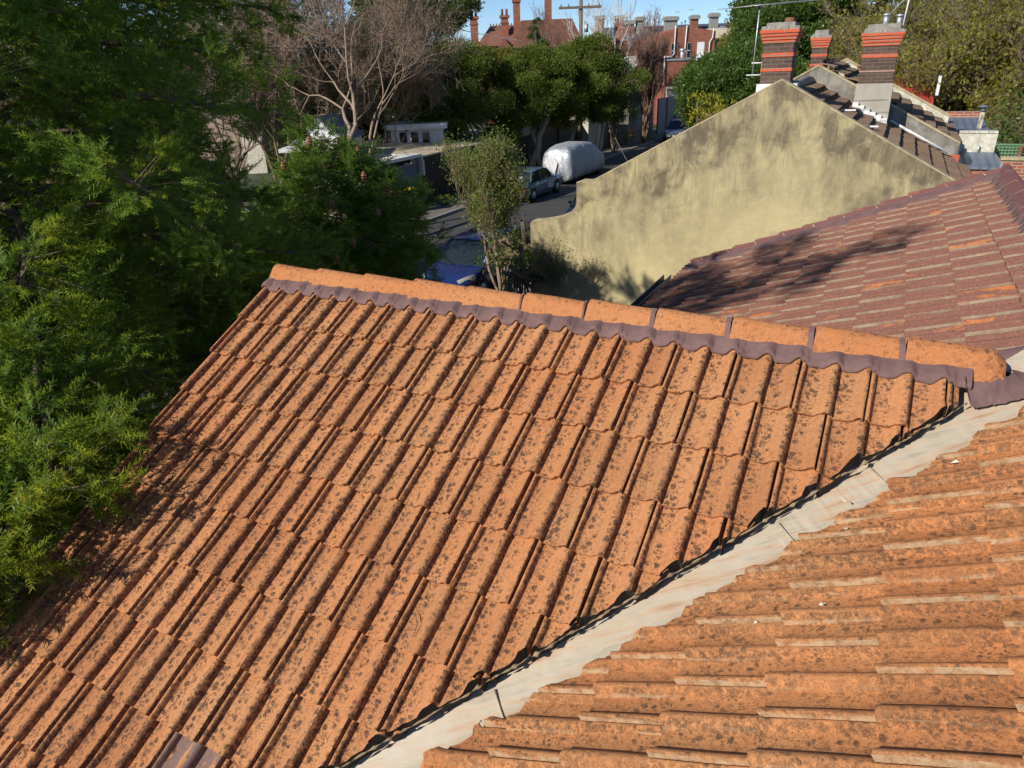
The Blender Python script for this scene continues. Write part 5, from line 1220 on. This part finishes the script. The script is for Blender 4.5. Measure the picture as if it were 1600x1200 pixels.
# caravan-like flat white sheds behind
def flat_shed(label, x0, x1, y0, y1, z, zl, wallm):
    r = empty('flat_shed', (0, 0, 0), 0, label=label, cat='shed'); mb = MB(); mb.box(x0, x1, y0, y1, -.13, z-.1); mb.build('wall', wallm, r)
    mb = MB(); mb.box(x0-.25, x1+.25, y0-.25, y1+.3, z-.095, z+.06); mb.build('roof', mt['cream'], r)
    mb = MB(); mb.box(x0-.28, x1+.28, y0-.29, y0-.252, z-.2, z+.08); mb.build('fascia', mt['white'], r)
    for i in range(3): a = x0+.5+(x1-x0-1)*i/3; mb = MB(); mb.box(a, a+(x1-x0-1)/3-.25, y0-.03, y0-.002, z-1.1, z-.35); mb.build('window', mt['glass'], r)
    return r
flat_shed('flat-roofed cream outbuilding with white fascia above the beige garage roofs', -6.2, -3.3, 41.3, 45, 3.2, 2, mt['white'])
flat_shed('second flat-roofed cream outbuilding, set behind and left of the white-fascia one', -7.6, -4.0, 48, 52, 3.35, 2, mt['whitewall'])
# white gable cottage end
wg = gable_building('cottage', 'white weatherboard gable end seen between the firs below the large bare tree', 'cottage', -9.2, -7.0, 33, 37, 3.25, 4.15, 's', mt['white'], mt['lightslate'], rz=0.0, over=.12)
mb = MB(); mb.box(-9.6, -6.7, 31.6, 32.9, 2.95, 3.1); mb.build('verandah_roof', mt['white'], wg)
mb = MB(); mb.box(-9.4, -7.0, 32.6, 32.8, -.13, 2.94); mb.build('verandah_wall', mt['whitewall'], wg)
# low terracotta cottage seen through the first fir
gable_building('cottage', 'low brick cottage with an orange tiled roof glimpsed through the big fir', 'cottage', -13., -8.2, 18.5, 22.5, 2.5, 3.8, 'c', mt['brick'], mt['tileOld'], rz=0.)
gable_building('cottage', 'grey-roofed cottage far left behind the big fir', 'cottage', -24, -14, 26, 34, 3., 5., 'c', mt['cream'], mt['slate'], rz=0.)
# fences on the far side
def fence(label, c, s0, s1, h, mat, name='fence', cat='fence'):
    r = empty(name, (0, 0, 0), ROTZ, label=label, cat=cat); mb = MB(); mb.box(c-.03, c+.03, s0, s1, -.1, h); mb.build('panel', mat, r)
    n = max(2, int((s1-s0)/2.4))
    for i in range(n+1): s = s0+(s1-s0)*i/n; mb = MB(); mb.box(c+.032, c+.11, s-.05, s+.05, -.1, h+.04); mb.build('post', mt['wood'], r)
    mb = MB(); mb.box(c-.05, c+.05, s0, s1, h+.003, h+.05); mb.build('top_rail', mt['wood'], r); return r
fence('tall dark fence in deep shade behind the paperbark trunks', -20.7, 43.4, 50.2, 2.3, mt['darkfence'])
fence('dark paling fence behind the bare bushes', -20.3, 53.2, 63.8, 2.1, mt['greyfence'])
fence('grey sheet fence beyond the pale blue hatchback', -18.9, 64.2, 78, 2.9, mt['greyfence'])
# narrow building with a dark red door
rb = empty('brick_outbuilding', (0, 0, 0), ROTZ, label='cream rendered outbuilding with a dark red door right of the paperbark trunks', cat='outbuilding')
mb = MB(); mb.box(-25, -19.9, 50.4, 53.0, -.1, 3.3); mb.build('wall', mt['whitewall'], rb)
mb = MB(); mb.box(-21.6, -20.6, 50.34, 50.395, 0, 2.1); d_o = mb.build('door', mt['reddoor'], rb)
mb = MB(); mb.box(-20.75, -20.68, 50.30, 50.335, .95, 1.1); mb.build('handle', mt['steel'], d_o)
mb = MB(); mb.box(-25.1, -19.8, 50.3, 53.1, 3.305, 3.4); mb.build('roof', mt['beige'], rb)
# the pale gabled shed roof
ws = empty('gabled_shed', (0, 0, 0), ROTZ, label='white shed with a pale steep sheet roof left of the brick building', cat='shed')
ce = -18.6; sa, za = onC(1007, 89, ce); se, ze = onC(984, 118, ce); sb = sa+(sa-se)
mb = MB(); mb.prism([(se+.3, -.1), (sb, -.1), (sb, ze), (sa, za-.06), (se+.3, ze+.1)], 'x', ce-6.5, ce-.1); mb.build('wall', mt['greyrender'], ws)
mb = MB(); mb.prism([(sa, za), (se, ze-.04), (se, ze+.05), (sa, za+.1)], 'x', ce-6.7, ce); mb.build('roof', mt['lightsheet'], ws)
mb = MB(); mb.prism([(sa, za), (sb+.2, ze-.04), (sb+.2, ze+.05), (sa, za+.1)], 'x', ce-6.7, ce); mb.build('roof', mt['lightsheet'], ws)
mb = MB(); mb.box(ce-6.5, ce-.05, se+.2, se+.29, 2.2, ze+.02); mb.build('front_board', mt['whitewall'], ws)
mb = MB(); mb.box(ce-2.4, ce-1.4, se+.12, se+.19, 2.5, 3.4); mb.build('window', mt['glass'], ws)

# ================================================================== FAR BUILDINGS
def W3(px, py, Y): return at(px, py, Y)
# two-storey red brick building (built facing us)
bb = empty('brick_building', (0, 0, 0), 0, label='two-storey red brick building with white downpipes, facing us in the distance', cat='building')
Y = 78.; x0, x1 = 15.1, 21.7
mb = MB(); mb.prism([(x0, -.1), (x1, -.1), (x1, 8.45), (20.9, 8.62), (18.7, 8.95), (18.0, 8.88), (15.3, 8.05), (x0, 8.0)], 'y', Y, Y+9); mb.build('wall', mt['farbrick'], bb)
def far_window(parent, xa, xb, za, zb, y, glass=None):
    mb = MB(); mb.box(xa-.06, xb+.06, y-.06, y-.003, za-.08, zb+.06); f = mb.build('window', mt['white'] if glass else mt['greycement'], parent)
    mb = MB(); mb.box(xa, xb, y-.075, y-.062, za, zb); mb.build('pane', glass or mt['glass'], f)
    mb = MB(); mb.box(xa, xb, y-.09, y-.077, (za+zb)/2-.03, (za+zb)/2+.03); mb.build('frame', mt['white'], f)
for xa, xb, g_ in ((15.95, 16.4, None), (17.35, 17.75, None), (18.95, 19.25, None), (20.0, 20.6, mt['white'])): far_window(bb, xa, xb, 6.15, 7.45, Y, g_)
mb = MB(); mb.box(x0+.95, 20.6, Y-3.6, Y-.01, -.1, 5.9); an_ = mb.build('annexe', mt['farbrick'], bb)
mb = MB(); mb.box(x0+.85, 20.7, Y-3.7, Y-.01, 5.905, 6.05); mb.build('annexe_roof', mt['zinc'], an_)
mb = MB(); mb.box(x0+1.1, 19.2, Y-4.6, Y-3.605, 3.45, 3.6); mb.build('awning', mt['white'], bb)
mb = MB(); mb.box(x0+1.1, 19.0, Y-4.0, Y-3.61, 1.9, 3.44); mb.build('awning_wall', mt['whitewall'], bb)
for pts in ([(17.62, 9.1), (17.62, 6.55), (17.4, 6.3), (15.9, 6.2)], [(18.75, 9.05), (18.68, 6.9), (18.95, 6.5)], [(21.45, 8.7), (21.4, 7.9), (21.15, 7.5), (21.1, 5.5)]):
    mb = MB(); mb.tube([(a, Y-.14, b) for a, b in pts], .055, 6); mb.build('downpipe', mt['white'], bb)
for x in (15.9, 19.0): mb = MB(); mb.tube([(x, Y-3.78, 6.35), (x, Y-3.78, 3.8)], .06, 6); mb.build('downpipe', mt['white'], bb)
mb = MB(); mb.tube([(18.0, Y-2, 6.05), (18.0, Y-2, 6.75)], .2, 12); mb.tube([(18.0, Y-2, 6.75), (18.0, Y-2, 6.95)], .3, 12); mb.build('roof_cowl', mt['steel'], bb)
# grey rendered house to its right
gh_ = empty('rendered_house', (0, 0, 0), 0, label='grey rendered flat-walled house joined to the right of the red brick building', cat='house')
mb = MB(); mb.box(21.75, 24.6, 80, 88, -.1, 7.7); mb.build('wall', mt['greyrender'], gh_)
mb = MB(); mb.box(21.72, 24.7, 79.9, 88.1, 7.705, 7.85); mb.build('capping', mt['greycement'], gh_)
mb = MB(); mb.box(22.5, 25.6, 84, 86, 7.86, 8.9); mb.build('upper_wall', mt['cream'], gh_)
# red brick terraces left of it, with lean chimneys
for i, (xa, xb, Yy, zt, lab) in enumerate(((10.8, 13.0, 86, 8.4, 'dim red brick terrace rear behind the white birch'), (13.1, 15.0, 87, 8.1, 'dark red brick terrace rear left of the two-storey brick building'))):
    t_ = empty('brick_terrace', (0, 0, 0), 0, label=lab, cat='building', group='distant brick terraces')
    mb = MB(); mb.box(xa, xb, Yy, Yy+8, -.1, zt); mb.build('wall', mt['farbrick'], t_)
    mb = MB(); mb.box(xa-.05, xb+.05, Yy-.1, Yy+8, zt+.003, zt+.18); mb.build('parapet_cap', mt['greycement'], t_)
    far_window(t_, xa+.7, xa+1.2, 5.2, 6.4, Yy)
    mb = MB(); mb.tube([(xb-.2, Yy-.14, zt), (xb-.2, Yy-.14, 3)], .06, 6); mb.build('downpipe', mt['white'], t_)
    mb = MB(); mb.box(xa+.2, xa+1.1, Yy+2, Yy+2.8, zt-.5, 10.4); ch = mb.build('chimney', mt['farbrick'], t_); mb = MB(); mb.box(xa+.08, xa+1.22, Yy+1.9, Yy+2.9, 10.403, 10.75); mb.build('chimney_cap', mt['greycement'], ch)
# long slate-roofed terrace with gablets, finials and chimneys
sr = empty('slate_terrace', (0, 0, 0), 0, label='long terrace with dark slate roof, row of chimneys and finials on the skyline', cat='building')
mb = MB(); mb.box(13.5, 32.5, 95, 104, -.1, 8.3); mb.build('wall', mt['cream'], sr)
mb = MB(); mb.prism([(94.6, 8.2), (99.5, 10.0), (104.4, 8.2)], 'x', 13.2, 32.8); mb.build('roof', mt['slate'], sr)
for i, x in enumerate((18.0, 22.2, 27.4)):
    mb = MB(); V = [(x-1.75, 93.4, 8.15), (x+1.75, 93.4, 8.15), (x, 94.9, 9.55), (x, 98.6, 9.62), (x-2.0, 98, 8.2), (x+2.0, 98, 8.2)]
    mb.add(V, [(0, 1, 2), (0, 2, 3, 4), (1, 5, 3, 2), (0, 4, 5, 1)]); mb.build('gablet', mt['lightslate'], sr)
    mb = MB(); mb.tube([(x, 94.9, 9.55), (x, 94.9, 10.0)], .05, 6); mb.tube([(x, 94.9, 9.98), (x, 94.9, 10.1)], .1, 6); mb.build('finial', mt['slate'], sr)
for x in (18.9, 20.3, 21.6+2.1, 29.0): mb = MB(); mb.tube([(x, 99.5, 9.98), (x, 99.5, 10.55)], .05, 6); mb.tube([(x, 99.5, 10.3), (x, 99.5, 10.42)], .13, 6); mb.build('finial', mt['slate'], sr)
for x, w_, zt, m_ in ((17.5, .45, 10.95, 'greycement'), (21.3, .75, 10.85, 'greycement'), (24.2, .42, 10.9, 'farbrick'), (26.6, .48, 11.05, 'greycement'), (16.1, .6, 10.6, 'farbrick')):
    mb = MB(); mb.box(x-w_, x+w_, 96.5, 97.4, 8.5, zt-.45); ch = mb.build('chimney', mt[m_], sr); mb = MB(); mb.box(x-w_-.16, x+w_+.16, 96.3, 97.6, zt-.45, zt-.1); mb.box(x-w_-.02, x+w_+.02, 96.45, 97.45, zt-.1, zt); mb.build('chimney_cap', mt['greycement'], ch)
for x, zt in ((21.9, 11.4), (23.6, 11.6)):
    mb = MB(); mb.tube([(x, 97, 10.), (x, 97, zt)], .03, 5); mb.tube([(x-.5, 97, zt-.1), (x+.5, 97, zt-.1)], .025, 5); mb.build('aerial', mt['steel'], sr)
# Victorian with hipped terracotta roof
vh_ = empty('victorian_house', (0, 0, 0), 0, label='red tiled hip-roofed house with two tall ornate chimneys on the skyline', cat='house')
mb = MB(); mb.box(-2.3, 3.3, 88, 97, -.1, 8.1); mb.build('wall', mt['farbrick'], vh_)
mb = MB(); mb.add([(-2.6, 87.6, 8.1), (3.6, 87.6, 8.1), (3.6, 97.4, 8.1), (-2.6, 97.4, 8.1), (-.9, 91.8, 10.35), (1.9, 91.8, 10.35), (1.9, 93.2, 10.35), (-.9, 93.2, 10.35)], [(0, 1, 5, 4), (1, 2, 6, 5), (2, 3, 7, 6), (3, 0, 4, 7), (4, 5, 6, 7)]); mb.build('roof', mt['terracotta'], vh_)
mb = MB(); mb.add([(-.6, 86.4, 7.2), (1.8, 86.4, 7.2), (.6, 86.4, 8.9), (.6, 90, 9.0), (-.9, 89, 7.2), (2.1, 89, 7.2)], [(0, 1, 2), (0, 2, 3, 4), (1, 5, 3, 2), (0, 4, 5, 1)]); mb.build('gablet', mt['terracotta'], vh_)
for i in range(9): mb = MB(); x = -.9+i*.35; mb.tube([(x, 92.5, 10.35), (x, 92.5, 10.58)], .07, 5); mb.build('ridge_crest', mt['terracotta'], vh_)
for x in (-2.75, .75):
    mb = MB(); mb.box(x-.42, x+.42, 89.5, 90.3, 8, 11.0); ch = mb.build('chimney', mt['farbrick'], vh_)
    mb = MB(); mb.box(x-.58, x+.58, 89.35, 90.45, 11.003, 11.25); mb.box(x-.5, x+.5, 89.42, 90.38, 10.4, 10.55); mb.build('chimney_band', mt['farbrick'], ch)
    for q in (-.25, .25): mb = MB(); mb.tube([(x+q, 89.9, 11.25), (x+q, 89.9, 11.9)], .14, 8); mb.build('chimney_pot', mt['terracotta'], ch)
br = empty('tiled_house', (0, 0, 0), 0, label='house with a long dark red tiled roof behind the conifer on the skyline', cat='house')
mb = MB(); mb.box(1.9, 8.4, 80, 87, -.1, 7.7); mb.build('wall', mt['greyrender'], br)
mb = MB(); mb.prism([(1.5, 7.6), (8.8, 7.6), (7.5, 10.15), (2.4, 10.15)], 'y', 79.6, 80.4); mb.add([(1.5, 80.41, 7.6), (8.8, 80.41, 7.6), (7.5, 83.5, 10.3), (2.4, 83.5, 10.3), (1.5, 87.4, 7.6), (8.8, 87.4, 7.6)], [(0, 1, 2, 3), (3, 2, 5, 4), (0, 3, 4), (1, 5, 2)]); mb.build('roof', mt['terracotta'], br)
mb = MB(); mb.box(1.6, 2.3, 81, 81.8, 8, 11.9); ch = mb.build('chimney', mt['farbrick'], br); mb = MB(); mb.box(1.5, 2.4, 80.9, 81.9, 11.903, 12.2); mb.build('chimney_cap', mt['farbrick'], ch)
mb = MB(); mb.box(4.9, 5.6, 82, 82.8, 9, 12.2); ch = mb.build('chimney', mt['farbrick'], br); mb = MB(); mb.box(4.8, 5.7, 81.9, 82.9, 12.203, 12.5); mb.build('chimney_cap', mt['farbrick'], ch)
# cream building left, behind the bare tree
ct = empty('cream_building', (0, 0, 0), 0, label='cream building with a tall white tower behind the bare trees at upper left', cat='building')
mb = MB(); mb.box(-22, -7.5, 52, 60, -.1, 6.8); mb.build('wall', plain('brown_grey_render', (.33, .24, .19), .85, var=.12), ct)
mb = MB(); mb.box(-22.2, -7.3, 51.8, 60.2, 6.805, 7.1); mb.build('roof', mt['greycement'], ct)
q = at(364, 40, 50); mb = MB(); mb.box(q[0]-.75, q[0]+.6, 50, 51.7, -.1, 9.6); mb.build('tower', mt['whitewall'], ct)
mb = MB(); mb.box(q[0]-.85, q[0]+.7, 49.9, 51.75, 9.603, 9.8); mb.build('tower_cap', mt['white'], ct)
for i in range(5): far_window(ct, -20+i*2.6, -19.+i*2.6, 3.6, 5.2, 52.)
# ---- power pole and wires
pp = empty('power_pole', (5.45, 52, -.1), 0, label='wooden power pole with a crossarm beside the white birch', cat='power pole')
mb = MB(); mb.tube([(0, 0, 0), (.02, 0, 10.4)], [.17, .12], 10); mb.build('pole', mt['wood'], pp)
mb = MB(); mb.box(-1.45, 1.35, -.2, -.1, 9.35, 9.5); mb.build('crossarm', mt['wood'], pp)
for x in (-1.3, -.8, .5, 1.2): mb = MB(); mb.tube([(x, -.15, 9.505), (x, -.15, 9.66)], .045, 8); mb.build('insulator', mt['greycement'], pp)
mb = MB(); mb.tube([(.35, -.25, 7.95), (.35, -.25, 8.45)], .14, 10); mb.build('lamp_box', mt['steel'], pp)
def wire(label, A, B, sag=.5, r=.012):
    A = np.array(A, float); B = np.array(B, float); mb = MB(); n = 16
    mb.tube([A+(B-A)*i/n-np.array([0, 0, 4*sag*(i/n)*(1-i/n)]) for i in range(n+1)], r, 4); o = mb.build('overhead_wire', mt['steel'] if r > .014 else mt['black'], None, recalc=False); tag(o, label, 'wire', 'overhead wires'); return o
wire('pale sagging cable crossing the top of the paperbark crowns', at(700, 42, 50), at(820, 62, 50)-V3(0, 0, .1), .05, .02)
for i, (ya, yb, lab) in enumerate(((66, 60, 'uppermost dark wire across the bare tree at upper left'), (72, 66, 'second dark wire across the bare tree at upper left'), (86, 84, 'third dark wire lower across the bare tree'), (95, 96, 'fourth dark wire lowest across the bare tree'))):
    wire(lab, at(300, ya, 24), at(700, yb, 40), .3, .008)
wire('service wire running down from the grey-green bush to the kerb', at(945, 180, 50), at(990, 270, 42), .1, .015)
wire('thin pale wire beside the leftmost paperbark top', at(705, 72, 44), at(770, 52, 48), .1, .008)
